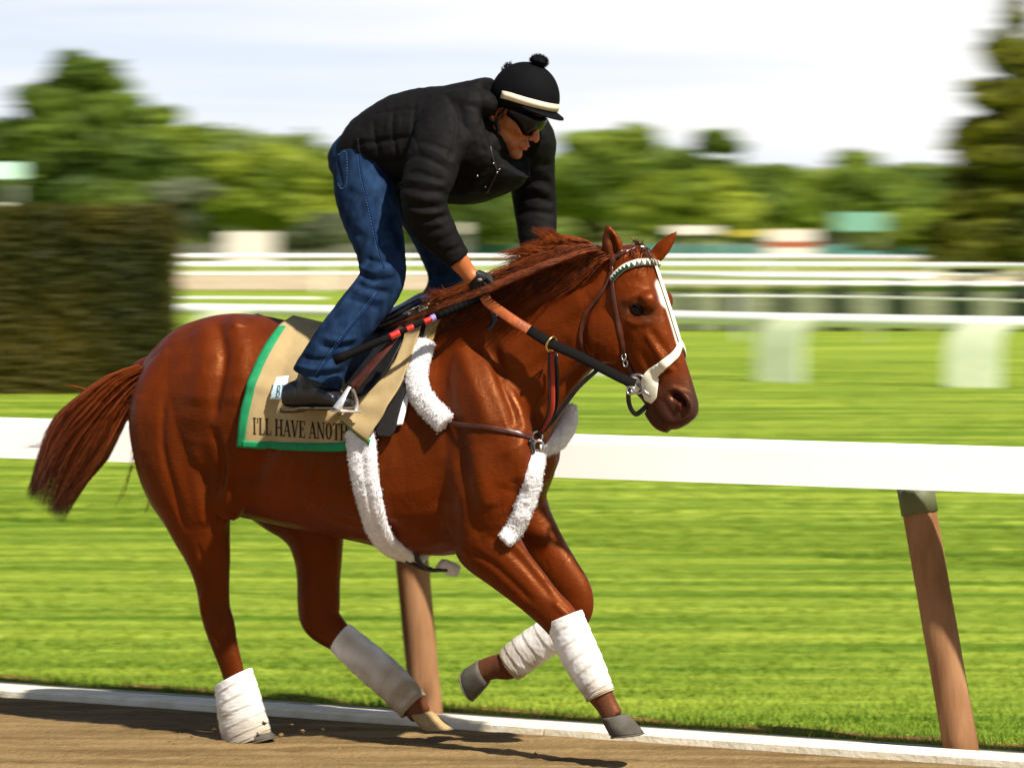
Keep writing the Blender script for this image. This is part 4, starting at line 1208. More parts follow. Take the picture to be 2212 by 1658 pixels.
M['fleece'] = mat('fleece', (0.90, 0.88, 0.90), 0.95, 0.05, var=.06, vscale=40, bump=1.0, bscale=260, bdist=.006, sheen=.5)
M['tan'] = mat('tan_cloth', (0.36, 0.265, 0.13), 0.85, 0.15, col2=(0.44, 0.33, 0.17), vscale=7, bump=.35, bscale=14, bdist=.01, detail=5)
M['green'] = mat('green_binding', (0.008, 0.23, 0.085), 0.7, 0.3, var=.12, vscale=30, bump=.3, bscale=200, bdist=.002)
M['ink'] = mat('print_ink', (0.030, 0.020, 0.012), .8, .1)
M['black_cloth'] = mat('black_cloth', (0.012, 0.011, 0.012), 0.8, 0.25, bump=.3, bscale=60, bdist=.003)
M['white_cloth'] = mat('white_cloth', (0.80, 0.80, 0.84), 0.85, 0.15, bump=.2, bscale=50, bdist=.003)
M['leather'] = mat('brown_leather', (0.060, 0.014, 0.008), 0.32, 0.5, var=.25, vscale=30, bump=.15, bscale=200, bdist=.001)
M['black_leather'] = mat('black_leather', (0.010, 0.009, 0.010), 0.35, 0.5, var=.2, vscale=30, bump=.2, bscale=160, bdist=.001)
M['navy'] = mat('navy_leather', (0.010, 0.014, 0.030), 0.28, 0.6, var=.2, bump=.15, bscale=60, bdist=.003, coat=.2)
M['rein'] = mat('orange_rein', (0.30, 0.070, 0.014), 0.45, 0.4, var=.2, vscale=30, bump=.2, bscale=150)
M['rubber'] = mat('black_rubber', (0.004, 0.0035, 0.0035), 0.8, 0.1, bump=.6, bscale=350, bdist=.001)
M['brass'] = mat('brass', (0.75, 0.52, 0.20), .25, .5, metal=1.0)
M['white_rubber'] = mat('white_rubber', (0.78, 0.75, 0.60), .45, .4, var=.04)
M['red_tape'] = mat('red_tape', (0.62, 0.02, 0.012), .4, .5)
M['dgreen'] = mat('dark_green_leather', (0.004, 0.035, 0.022), .5, .4)
M['label_blue'] = mat('pale_blue_label', (0.60, 0.75, 0.82), .6, .3)
M['label_ink'] = mat('label_ink', (0.03, 0.12, 0.16), .6, .3)
M['redstrap'] = mat('red_strap', (0.33, 0.03, 0.012), .5, .4, var=.2)

def top_obj(name, loc, label, cat, group=None): return root(name, loc, label, cat, group)

# ---------------------------------------------------------------- saddle cloth
SC = top_obj('saddle_cloth', H(740, 700, 0), 'tan saddle cloth with green edging and the horse name printed along its hem', 'saddle cloth')
rowsC = [[(611, 704), (700, 690), (800, 692), (900, 668), (958, 655)],
         [(578, 750), (680, 750), (790, 750), (880, 735), (935, 715)],
         [(547, 815), (650, 815), (760, 815), (840, 800), (900, 780)],
         [(527, 888), (620, 888), (710, 888), (790, 880), (850, 860)],
         [(518, 963), (600, 970), (680, 973), (740, 974), (790, 966)]]
def cwave(i, j):
    a_ = math.sin(j * 9 + i * 3.2) * .004 + math.sin(j * 23 + 2 * i) * .0022 + .006 * math.exp(-((j - .20 + .16 * i) / .02) ** 2) * i
    a_ += .007 * math.exp(-((j - .33 - .10 * i) / .03) ** 2) * (1 - i * .6) + .004 * math.exp(-((i - .55 - .4 * j) / .05) ** 2)
    return 1.6 * a_ * min(1, i * 2.5)
Ac = patch(rowsC, .020, 60, 60, wave=cwave, smooth=6)
# the top row rises over the spine
for j in range(Ac.shape[1]):
    p = Vector(Ac[0, j]); w = lat(p); p = p - NW * w
    hz = hbv.ray_cast(p + UP * .6, -UP, 2)
    if hz[0] is not None: p = Vector((p.x, p.y, hz[0].z + .022))
    Ac[0, j] = tuple(p)
for it in range(3):
    B_ = Ac.copy(); B_[1:6, :] = (Ac[0:5, :] + Ac[1:6, :] * 2 + Ac[2:7, :]) / 4; Ac = B_
grid_solid(Ac, .007, 'cloth', M['tan'], SC, True)
n_, k_, _ = Ac.shape
cbv = BVHTree.FromPolygons([Vector(x) for x in (Ac + np.array(NW) * .0035).reshape(-1, 3)], [(i * k_ + j, i * k_ + j + 1, (i + 1) * k_ + j + 1, (i + 1) * k_ + j) for i in range(n_ - 1) for j in range(k_ - 1)])
cw = 3
gA = Ac[:, :cw + 1] + np.array(NW) * .0035; grid_solid(gA, .004, 'binding', M['green'], SC, True)
gB = Ac[-4:, 2:] + np.array(NW) * .0042; grid_solid(gB, .004, 'binding', M['green'], SC, True)
# serif lettering, laid on the cloth
def serif_glyphs():
    T, t = .17, .07
    def bar(x0, y0, x1, y1, w): return ('bar', x0, y0, x1, y1, w)
    def srf(x, y, w=.34): return ('bar', x - w / 2, y, x + w / 2, y, .06)
    g_ = {
     'I': (.40, [bar(.2, 0, .2, 1, T), srf(.2, .03), srf(.2, .97)]),
     "'": (.24, [bar(.12, .68, .12, 1, .11)]),
     'L': (.66, [bar(.18, 0, .18, 1, T), srf(.18, .97), bar(.04, .03, .60, .03, .06), bar(.60, .0, .60, .28, .06)]),
     'H': (.86, [bar(.18, 0, .18, 1, T), bar(.68, 0, .68, 1, T), bar(.18, .5, .68, .5, t), srf(.18, .03), srf(.18, .97), srf(.68, .03), srf(.68, .97)]),
     'A': (.84, [bar(.12, 0, .42, 1, t), bar(.42, 1, .70, 0, T), bar(.22, .33, .60, .33, .06), srf(.12, .03, .28), srf(.70, .03, .32)]),
     'V': (.82, [bar(.12, 1, .40, 0, T), bar(.40, 0, .70, 1, t), srf(.12, .97, .32), srf(.70, .97, .26)]),
     'E': (.68, [bar(.18, 0, .18, 1, T), bar(.04, .97, .60, .97, .06), bar(.04, .03, .62, .03, .06), bar(.18, .52, .46, .52, .06), bar(.60, .74, .60, 1, .06), bar(.62, 0, .62, .26, .06), bar(.46, .40, .46, .64, .05)]),
     'N': (.88, [bar(.16, 0, .16, 1, t), bar(.14, 1, .72, 0, T), bar(.72, 0, .72, 1, t), srf(.16, .03, .26), srf(.12, .97, .2), srf(.72, .97, .26)]),
     'O': (.82, [('ring', .40, .5, .33, .5, T, t)]),
     'T': (.74, [bar(.36, 0, .36, 1, T), bar(.04, .97, .68, .97, .06), bar(.05, .74, .05, 1, .06), bar(.67, .74, .67, 1, .06), srf(.36, .03)]),
     'B': (.72, [bar(.18, 0, .18, 1, T), ('ring', .34, .75, .22, .25, .13, .06), ('ring', .36, .26, .26, .27, .14, .06)]),
     ' ': (.34, [])}
    return g_
GL = serif_glyphs()
def lettering(text, p0, p1, hpx, parent, m, bvh, off=.0012, slant=0.0, squash=1.0):
    """text between two baseline pixel points, letters hpx tall, pressed on a surface"""
    tot = sum(GL[c][0] for c in text)
    ux, uy = (p1[0] - p0[0]) / tot, (p1[1] - p0[1]) / tot
    x = 0.0
    def put(gx, gy):
        X_ = p0[0] + ux * gx + slant * gy; Y_ = p0[1] + uy * gx - hpx * gy
        h = bvh.ray_cast(CAMP, ray(X_, Y_).normalized(), 60)
        return (h[0] + NW * off) if h[0] is not None else H(X_, Y_, .33)
    for c in text:
        adv, parts = GL[c]
        mb = MB()
        for q in parts:
            if q[0] == 'bar':
                _, x0, y0, x1, y1, w = q
                if abs(x1 - x0) < 1e-6 or abs(y1 - y0) > .5: dx_, dy_ = w / 2, 0
                else: dx_, dy_ = 0, w / 2
                ns = 6
                vs_ = []
                for i in range(ns + 1):
                    f_ = i / ns; a_, b_ = x0 + (x1 - x0) * f_, y0 + (y1 - y0) * f_
                    vs_ += [put(x + a_ - dx_, b_ - dy_), put(x + a_ + dx_, b_ + dy_)]
                mb.add(vs_, [(2 * i, 2 * i + 1, 2 * i + 3, 2 * i + 2) for i in range(ns)])
            else:
                _, cx_, cy_, rx, ry, wT, wt = q; ns = 22; vs_ = []
                for i in range(ns):
                    th = 2 * math.pi * i / ns
                    ix = rx - wT; iy = ry - wt
                    vs_ += [put(x + cx_ + rx * math.cos(th), cy_ + ry * math.sin(th)), put(x + cx_ + ix * math.cos(th), cy_ + iy * math.sin(th))]
                mb.add(vs_, [(2 * i, 2 * i + 1, (2 * i + 3) % (2 * ns), (2 * i + 2) % (2 * ns)) for i in range(ns)])
        if mb.v: mb.build('letter', m, parent, False)
        x += adv
lettering("I'LL HAVE ANOTH", (546, 937), (752, 952), 36, SC, M['ink'], cbv, off=.0022)
# number tag beside the rider's heel
mb_ = [[(596, 823), (632, 819)], [(588, 845), (627, 842)], [(590, 864), (624, 866)]]
At = patch(mb_, .030, 8, 8, bvh=cbv); 
tg = grid_solid(At, .003, 'name_tag', M['label_blue'], SC)
tbv = BVHTree.FromPolygons([Vector(x) for x in (At + np.array(NW) * .002).reshape(-1, 3)], [(i * At.shape[1] + j, i * At.shape[1] + j + 1, (i + 1) * At.shape[1] + j + 1, (i + 1) * At.shape[1] + j) for i in range(At.shape[0] - 1) for j in range(At.shape[1] - 1)])
def tag_letters():
    lettering('BEL', (594, 858), (626, 856), 26, SC, M['label_ink'], tbv, off=.0012, slant=4)
tag_letters()

# pads under the saddle, from the back of the shoulder forwards
PAD = top_obj('saddle_pad', H(880, 700, 0), 'layered tan, black and white pads hanging in front of the saddle', 'saddle pad')
def pad(rows, off, th, name, m, nu=10, nv=40, wave=None):
    A_ = patch(rows, off, nu, nv, wave=wave, smooth=8)
    return grid_solid(A_, th, name, m, PAD), A_
pad([[(915, 705), (934, 703)], [(890, 775), (914, 772)], [(868, 835), (893, 836)], [(855, 885), (880, 886)], [(846, 922), (872, 918)]], .016, .008, 'white_pad', M['white_cloth'])
pad([[(905, 700), (932, 692)], [(880, 775), (908, 772)], [(855, 832), (886, 836)], [(830, 890), (866, 896)], [(815, 925), (858, 932)], [(822, 944), (848, 946)]], .030, .012, 'black_pad', M['black_cloth'])
pad([[(940, 672), (968, 662)], [(925, 700), (955, 694)], [(905, 742), (938, 738)]], .014, .01, 'yellow_pad', mat('straw_pad', (0.62, 0.42, 0.14), .8, .2, var=.1))
_, Af = pad([[(898, 678), (950, 661)], [(893, 715), (930, 704)], [(878, 768), (906, 765)], [(842, 825), (882, 828)], [(800, 862), (852, 880)], [(772, 885), (828, 918)], [(745, 905), (806, 956)]], .050, .006, 'front_flap', M['tan'], 16, 48,
    wave=lambda i, j: .012 * i * (1 + math.sin(j * 5 + 4 * i) * .5) + .004 * math.sin(i * 26 + j * 3) * i)
grid_solid(Af[-3:, :] - np.array(NW) * .012 + np.array([0, 0, -.012]), .004, 'flap_lining', M['green'], PAD)

# ---------------------------------------------------------------- saddle
SD = top_obj('saddle', H(860, 690, 0), 'low dark navy exercise saddle with brown stirrup leathers under the rider', 'saddle')
sb = Body()
sb.spans([(782, 690, 784, 716, .07), (800, 672, 803, 722, .12, .1), (835, 668, 840, 724, .145, .2), (870, 655, 876, 716, .13, .3), (900, 636, 908, 704, .095, .3), (918, 630, 928, 694, .06, .2), (930, 640, 936, 684, .03)], k=28)
sm_ = remeshed(sb, .006, 4); sv, sn = mesh_arrays(sm_)
finish(sm_, 'seat', sv, M['navy'], SD)
A_ = patch([[(800, 712), (850, 708), (905, 690)], [(785, 745), (845, 742), (890, 728)], [(768, 785), (825, 785), (868, 772)], [(752, 820), (800, 828), (840, 815)], [(756, 850), (782, 862), (806, 850)]], .040, 20, 24, smooth=6)
grid_solid(A_, .008, 'saddle_flap', M['black_leather'], SD, True)
A_ = patch([[(822, 688), (868, 680), (915, 662)], [(812, 700), (862, 692), (916, 672)], [(800, 712), (856, 706), (905, 688)]], .06, 16, 10, smooth=3)
mb = MB(); mb.tube([HS(x, y, w) for x, y, w in [(800, 704, .16), (835, 686, .18), (870, 668, .17), (902, 652, .13), (920, 648, .07)]], .012, 10); mb.build('seat_welt', M['navy'], SD)
strap([(868, 706, .30), (845, 740, .34), (800, 795, .39), (765, 838, .405)], .024, .005, 'stirrup_leather', M['leather'], SD, explicit=True)
strap([(862, 716, .31), (836, 750, .35), (790, 800, .395), (757, 836, .41)], .022, .005, 'stirrup_leather', M['leather'], SD, explicit=True)
mb = MB(); mb.tube([HS(866, 712, .31), HS(852, 722, .33), HS(846, 736, .335)], .014, 8, flat=(1, .6)); mb.build('buckle_guard', M['leather'], SD)
ring(HS(912, 668, .16), .012, .003, NW, 'dee_ring', M['steel'], SD)
# stirrup iron
def iron(side):
    w0 = .405
    f = (lambda p: p) if side > 0 else mirror
    mb = MB(); top = H(757, 832, w0)
    pts = [H(757, 832, w0), H(748, 846, w0 + .02), H(737, 866, w0 + .048), H(727, 884, w0 + .052)]
    mb.tube([f(Vector(p)) for p in catmull([tuple(x) for x in pts], 5)], [.005 + .009 * (i / 15) ** 1.5 for i in range(16)], 10, up=NW, flat=(.5, 1.3))
    pts = [H(757, 832, w0), H(764, 848, w0 - .02), H(768, 868, w0 - .048), H(766, 886, w0 - .052)]
    mb.tube([f(Vector(p)) for p in catmull([tuple(x) for x in pts], 5)], [.005 + .006 * (i / 15) for i in range(16)], 10, up=NW, flat=(.5, 1.2))
    a_, b_ = H(727, 887, w0 + .052), H(766, 889, w0 - .052)
    mb.box((f(a_) + f(b_)) / 2, (f(b_) - f(a_)) / 2, FW * .024, UP * .004)
    mb.build('stirrup_iron', M['steel_white'], SD)
M['steel_white'] = mat('bright_steel', (0.80, 0.80, 0.82), .25, .5, metal=.6)
iron(1); iron(-1)

# ---------------------------------------------------------------- girth
GR = top_obj('girth', H(820, 1000, .28), 'white fleece girth sleeve round the horse barrel, with dark buckle straps below', 'girth')
def near(px, py, out=.02):
    p, nn = drop(px, py, out, hbv, .25); return p
gp = [((780, 928), .058, .028), ((786, 975), .056, .026), ((794, 1030), .052, .026), ((804, 1080), .049, .025), ((816, 1122), .046, .024), ((836, 1160), .042, .022)]
pts_ = [(near(x, y, .022), a_, b_) for (x, y), a_, b_ in gp]
pts_ += [(H(868, 1196, .10) - UP * .0, .036, .022), (H(893, 1204, 0) - UP * .004, .034, .020)]
fleece(pts_, 'fleece_sleeve', GR, crease=True, n=16, k=30, amp=.007)
fleece([(mirror(p), a_, b_) for p, a_, b_ in pts_], 'fleece_sleeve', GR, n=8, k=18)
strap([(795, 900), (790, 940)], .06, .01, 'girth_strap', M['black_leather'], GR, off=.012)
mb = MB(); mb.tube([H(858, 1192, .10), H(880, 1212, .07), H(905, 1224, .04), H(935, 1231, 0), H(965, 1230, -.04)], .0075, 8); mb.build('lower_strap', M['black_leather'], GR)
mb = MB(); mb.tube([H(893, 1186, .08), H(900, 1204, .06), H(912, 1224, .03), H(930, 1230, 0)], .011, 8); mb.build('lower_strap', M['black_leather'], GR)
fleece([(H(950, 1216, -.02), .02, .012), (H(968, 1226, -.05), .024, .014), (H(990, 1232, -.08), .018, .012)], 'fleece_scrap', GR)

# ---------------------------------------------------------------- breast collar
BC = top_obj('breast_collar', H(1150, 945, .05), 'leather breast collar with white fleece sleeves across the horse chest', 'breast collar')
fp = [(near(924, 742, .024), .040, .026), (near(910, 780, .026), .042, .028), (near(903, 825, .026), .043, .028), (near(915, 862, .027), .043, .028), (near(940, 892, .027), .042, .028), (near(970, 916, .026), .040, .027)]
fleece(fp, 'fleece_sleeve', BC, n=16, k=30, amp=.008)
strap([(970, 915), (1010, 918), (1060, 924), (1110, 934), (1148, 945)], .020, .005, 'strap', M['leather'], BC, off=.006)
strap([(926, 738), (960, 710), (1000, 690), (1030, 676)], .010, .004, 'strap', M['black_leather'], BC, off=.006)
ring(near(1152, 944, .016), .017, .004, NW + FW * .5, 'ring', M['steel'], BC)
strap([(1140, 950), (1146, 962), (1148, 976)], .022, .006, 'keeper', M['black_leather'], BC, off=.010)
ring(near(1150, 966, .022), .018, .004, NW + FW * .5, 'buckle', M['steel'], BC, sq=1.3)
strap([(1156, 958), (1158, 985)], .018, .008, 'loop', M['white_cloth'], BC, off=.022)
NEARW = 1
cp = [(near(1149, 980, .02), .028, .018), (near(1142, 1020, .02), .032, .019), (near(1134, 1065, .02), .033, .019), (near(1120, 1108, .022), .032, .019), (near(1104, 1143, .022), .031, .018), (near(1090, 1166, .018), .026, .015)]
fleece(cp, 'fleece_sleeve', BC, n=16, k=26, amp=.008, up=NW + FW * .6, sm=60)
ff = [(H(1230, 874, -.16), .022, .024), (H(1226, 910, -.14), .036, .034), (H(1208, 942, -.10), .042, .036), (H(1182, 962, -.05), .038, .032), (H(1163, 966, -.01), .028, .022)]
fleece(ff, 'fleece_sleeve', BC, n=14, k=26, amp=.008, up=FW)
# martingale
MT = top_obj('martingale', H(1190, 850, .1), 'martingale of red and dark straps hanging from brass ring on the rein', 'martingale')
RINGP = HS(1191, 743, .165)
ring(RINGP, .026, .0045, FW * .9 + UP * -.35 + NW * .25, 'ring', M['brass'], MT)
strap([(1192, 760, .15), (1191, 800, .14), (1193, 850, .13), (1190, 890, .12), (1168, 930, .10)], .020, .005, 'strap', M['redstrap'], MT, explicit=True)
strap([(1200, 764, .13), (1203, 820, .12), (1200, 880, .10), (1175, 930, .08)], .016, .005, 'strap', M['black_leather'], MT, explicit=True)
strap([(1288, 800, .06), (1250, 835, .06), (1215, 880, .06), (1190, 912, .07), (1160, 942, .08)], .016, .005, 'strap', M['black_leather'], MT, explicit=True)
strap([(1186, 762, .15), (1184, 800, .145), (1186, 850, .135), (1180, 900, .12), (1160, 938, .10)], .008, .005, 'strap', M['black_leather'], MT, explicit=True)
strap([(1192, 745), (1170, 800), (1160, 860), (1152, 930)], .001, .001, 'strap', M['black_leather'], MT, off=.002)

# ---------------------------------------------------------------- bridle
BR = top_obj('bridle', H(1370, 640, .09), 'brown racing bridle with white rubber noseband strip and zigzag browband', 'bridle')
strap([(1321, 574), (1323, 620), (1329, 660), (1335, 695), (1342, 735), (1349, 768), (1359, 795), (1368, 812)], .018, .006, 'cheek_strap', M['leather'], BR, off=.005, both=True)
strap([(1320, 590), (1309, 616), (1288, 648), (1264, 678), (1254, 720), (1260, 758), (1275, 778)], .015, .005, 'throat_strap', M['leather'], BR, off=.006)
strap([(1321, 576), (1324, 558), (1345, 545), (1372, 534)], .022, .006, 'crown_strap', M['leather'], BR, off=.004)
bb = [(1322, 605), (1335, 590), (1352, 577), (1378, 568), (1402, 567), (1418, 570), (1426, 574)]
bb = [(x, y, -.05) for x, y in bb]
strap(bb, .026, .008, 'browband', M['white_rubber'], BR, off=.006)
sp = surf_polyline(hbv, bb, .0115, 8)
for i in range(2, len(sp) - 3, 3):
    (p, nn), (p2, n2) = sp[i], sp[i + 2]
    d = (p2 - p).normalized(); dn = nn.cross(d).normalized()
    if dn.z > 0: dn = -dn
    c_ = p + dn * .013
    mb = MB()
    a_ = [c_ - d * .009, c_ + d * .009, c_ - dn * .020]
    mb.add([q + nn * .0 for q in a_] + [q - nn * .003 for q in a_], [(0, 1, 2), (3, 5, 4), (0, 3, 4, 1), (1, 4, 5, 2), (2, 5, 3, 0)])
    mb.build('triangle', M['dgreen'], BR, False)
cs_ = []
for x, y in [(1386, 531), (1400, 552), (1410, 577), (1421, 603), (1431, 632), (1443, 667), (1454, 705), (1464, 735), (1470, 752)]:
    f_ = hbv.find_nearest(H(x, y, 0)); cs_.append((f_[0] + f_[1] * .005, f_[1]))
cc = [Vector(p) for p in catmull([tuple(a_) for a_, _ in cs_], 5)]; nn = [Vector(p).normalized() for p in catmull([tuple(b_) for _, b_ in cs_], 5)]
mb = MB(); mb.tube(cc, 1.0, 10, up=nn, flat=(.003, .0140)); mb.build('nose_strip', M['white_rubber'], BR)
sp = surf_polyline(hbv, [(1467, 742), (1458, 764), (1442, 779), (1425, 794), (1410, 808), (1404, 826), (1404, 848), (1402, 866)], .007, 5)
cc = [a_ for a_, _ in sp]; nn = [b_ for _, b_ in sp]; n_ = len(cc)
W_ = np.interp(np.linspace(0, 1, n_), [0, .12, .3, .5, .62, .75, .9, 1], [.011, .0145, .0155, .019, .028, .034, .031, .017])
def widestrip(cc, nn, name):
    rings_ = []
    for i in range(n_):
        t = (cc[min(i + 1, n_ - 1)] - cc[max(i - 1, 0)]).normalized(); u = nn[i]; u = (u - t * u.dot(t)).normalized(); v_ = t.cross(u)
        rings_.append([cc[i] + u * math.cos(q) * .004 + v_ * math.sin(q) * W_[i] for q in [2 * math.pi * j / 16 for j in range(16)]])
    mb = MB(); mb.rings(rings_); mb.build(name, M['white_rubber'], BR)
widestrip(cc, nn, 'nose_strip')
widestrip([mirror(p) for p in cc], [mirror(Vector(p) + q) - mirror(Vector(p)) for p, q in zip(cc, nn)], 'nose_strip')
BIT = near(1381, 826, .016)
ring(BIT, .033, .0042, NW + FW * .1, 'bit_ring', M['steel'], BR)
ring(mirror(BIT), .033, .0042, NW, 'bit_ring', M['steel'], BR)
mb = MB(); mb.ball(near(1374, 828, .008), .026, .030, .006, 18, 8, axes=(FW, UP, NW)); mb.build('bit_guard', M['white_rubber'], BR)
mb = MB(); mb.tube([BIT - NW * .004, near(1398, 846, .010), near(1412, 858, .004)], .006, 8); mb.build('mouthpiece', M['steel'], BR)
for (x, y) in ((1349, 768), (1355, 782)): ring(near(x, y, .010), .011, .0028, NW, 'buckle', M['steel'], BR, sq=.75, up=FW)
mb = MB(); mb.tube([Vector(p) for p in catmull([tuple(H(1358, 838, .065)), tuple(H(1357, 862, .06)), tuple(H(1362, 882, .05)), tuple(H(1373, 894, .035)), tuple(H(1386, 886, .02)), tuple(H(1396, 876, .01))], 5)], .0075, 8, up=NW, flat=(.6, 1.2)); mb.build('chin_strap', M['black_leather'], BR)
ring(near(1362, 843, .010), .014, .003, NW, 'buckle', M['steel'], BR)
# reins
RE = top_obj('reins', H(1190, 742, .16), 'racing reins, black rubber towards the bit and orange leather towards the hand', 'reins')
def mktube(pts, r, name, m, parent, flat=(.45, 1.1), up=None, k=12):
    mb = MB(); mb.tube([Vector(p) for p in catmull([tuple(q) for q in pts], 6)], r, k, up=up or (NW * .7 + UP * .5), flat=flat); return mb.build(name, m, parent)
rn = [HS(1372, 828, .085), HS(1350, 820, .10), HS(1312, 801, .12), HS(1250, 769, .15), HS(1191, 742, .170), HS(1142, 712, .185)]
mktube(rn, .0175, 'rubber_grip', M['rubber'], RE)
rn2 = [HS(1144, 713, .185), HS(1115, 696, .19), HS(1080, 672, .185), HS(1054, 652, .172), HS(1040, 630, .165)]
mktube(rn2, .0165, 'leather_rein', M['rein'], RE, flat=(.35, 1.15))
mktube([mirror(p) for p in rn], .0165, 'rubber_grip', M['rubber'], RE)
mktube([mirror(p) for p in rn2], .0165, 'leather_rein', M['rein'], RE, flat=(.35, 1.15))
mktube([HS(1040, 632, .165), HS(1062, 668, .15), HS(1068, 690, .155), HS(1055, 712, .16)], .010, 'rein_end', M['black_leather'], RE)

# ================================================================== the rider
RIDER = root('person', HORG, 'rider in black jacket, blue jeans and black helmet, crouched over the galloping horse', 'person')
M['skin'] = mat('skin', (1, 1, 1), 0.45, 0.4, attr='tint', bump=.12, bscale=180, bdist=.001)
M['jacket'] = mat('jacket_nylon', (0.0048, 0.0043, 0.0044), 0.75, 0.13, var=.15, vscale=10, bump=.30, bscale=26, bdist=.006, detail=6)
M['denim'] = mat('denim', (0.0050, 0.0150, 0.042), 0.9, 0.1, col2=(0.014, 0.036, 0.088), vscale=26, vstretch=(1, 1, .5), attr='tint', bump=.4, bscale=180, bdist=.002, detail=8)
M['helmet'] = mat('helmet_cloth', (0.0032, 0.0032, 0.0040), 0.8, 0.08, bump=.15, bscale=200, bdist=.001)
M['reflect'] = mat('cream_band', (0.76, 0.64, 0.46), .5, .4, var=.03)
M['glass'] = mat('goggle_lens', (0.004, 0.003, 0.004), .28, .3)
M['boot'] = mat('boot_leather', (0.012, 0.012, 0.016), .35, .5, var=.2, bump=.3, bscale=60, bdist=.003)
M['sole'] = mat('boot_sole', (0.075, 0.055, 0.030), .7, .3, var=.3)
M['glove'] = mat('glove', (0.006, 0.006, 0.007), .6, .25, bump=.3, bscale=120, bdist=.002)
# -- body: one continuous figure under the clothes
pb = Body()
PH = math.radians(34)
hf = (FW * math.cos(PH) - UP * math.sin(PH)); hu = (FW * math.sin(PH) + UP * math.cos(PH)); hs = NW
# the head is turned a little towards the camera
TW = math.radians(7)
hf, hs = (hf * math.cos(TW) + NW * math.sin(TW)), (NW * math.cos(TW) - (FW * math.cos(PH) - UP * math.sin(PH)) * math.sin(TW))
HCN = H(1107, 247, 0)
def hd(f, u, s): return HCN + (hf * f + hu * u) * 1.08 + hs * s
def hball(f, u, s, rf, ru, rs, both=False):
    pb.ball(hd(f, u, s), rf, rs, ru, 16, 10, axes=(hf, hs, hu))
    if both: pb.ball(hd(f, u, -s), rf, rs, ru, 16, 10, axes=(hf, hs, hu))
hball(-.002, .045, 0, .098, .085, .076)                # skull
hball(.030, -.010, 0, .074, .080, .063)                # mid face
hball(.050, -.068, 0, .052, .044, .046)                # jaw
hball(.085, -.098, 0, .026, .022, .026)                # chin
hball(.020, -.062, .038, .052, .036, .020, True)       # jaw angle
hball(.066, -.015, .034, .030, .024, .022, True)       # cheekbones
hball(.088, .035, 0, .022, .016, .050)                 # brow
pb.tube([hd(.094, .022, 0), hd(.108, .002, 0), hd(.122, -.018, 0), hd(.120, -.028, 0)], [.010, .012, .0145, .012], 10)
hball(.108, -.026, .012, .012, .009, .009, True)       # nostrils
hball(.100, -.054, 0, .017, .0065, .022)               # upper lip
hball(.099, -.067, 0, .016, .0075, .019)               # lower lip
hball(.092, -.058, 0, .018, .020, .028)
for s_ in (1, -1):                                     # ears
    for a0 in range(9):
        th = a0 / 8 * 4.2 - 1.3
        pb.ball(hd(-.016 - .015 * math.cos(th) + .002, -.004 + .030 * math.sin(th), s_ * (.078 + .005)), .0065, .006, .0065, 8, 6, axes=(hf, hs, hu))
    pb.ball(hd(-.010, -.006, s_ * .074), .014, .006, .024, 10, 8, axes=(hf, hs, hu))
    pb.ball(hd(-.008, -.034, s_ * .078), .008, .006, .010, 8, 6, axes=(hf, hs, hu))
pb.tube([hd(.0, -.03, 0), hd(-.03, -.08, 0), H(1040, 300, 0), H(1000, 300, 0)], [.058, .060, .066, .08], 18)
# torso, arms, legs (slimmer than the clothes)
pb.spans([(778, 300, 800, 372, .13), (830, 240, 868, 385, .14), (900, 215, 950, 410, .15), (980, 205, 1020, 405, .165), (1035, 215, 1068, 372, .13), (1052, 245, 1078, 335, .07)])
pb.limb([(990, 285, .15, 44, .06), (945, 320, .21, 40, .05), (925, 375, .255, 36, .045), (917, 425, .275, 31, .040), (935, 480, .262, 30, .038), (962, 522, .235, 27, .035), (990, 562, .205, 22, .031), (1010, 588, .185, 18, .027), (1024, 602, .176, 18, .030)], k=18)
pb.limb([(1120, 300, -.15, 44, .06), (1150, 350, -.21, 36, .05), (1155, 410, -.245, 30, .042), (1158, 460, -.25, 28, .038), (1155, 510, -.235, 24, .034), (1146, 552, -.20, 18, .028), (1140, 580, -.17, 18, .030)], k=18)
pb.limb([(800, 350, .08, 50, .085), (795, 420, .12, 52, .08), (812, 500, .18, 44, .07), (825, 575, .23, 36, .055), (808, 630, .275, 32, .05), (765, 685, .33, 30, .05), (725, 745, .365, 24, .04), (697, 800, .375, 20, .034), (690, 850, .38, 22, .034)], k=18)
pb.limb([(830, 350, -.08, 50, .085), (880, 430, -.13, 48, .075), (930, 500, -.19, 42, .065), (957, 560, -.23, 36, .055), (962, 610, -.26, 32, .05), (930, 670, -.33, 30, .05), (890, 730, -.37, 24, .04), (860, 790, -.38, 20, .034), (855, 830, -.385, 22, .034)], k=18)
def toes(px, py, w): pb.limb([(px, py, w, 20, .032), (px + 30, py + 14, w, 16, .034), (px + 58, py + 20, w, 10, .028)], k=12)
toes(690, 850, .38); toes(857, 832, -.385)
pme = remeshed(pb, .0042, 5, .5)
pv, pn = mesh_arrays(pme)
pbv = bvh_of(pme)
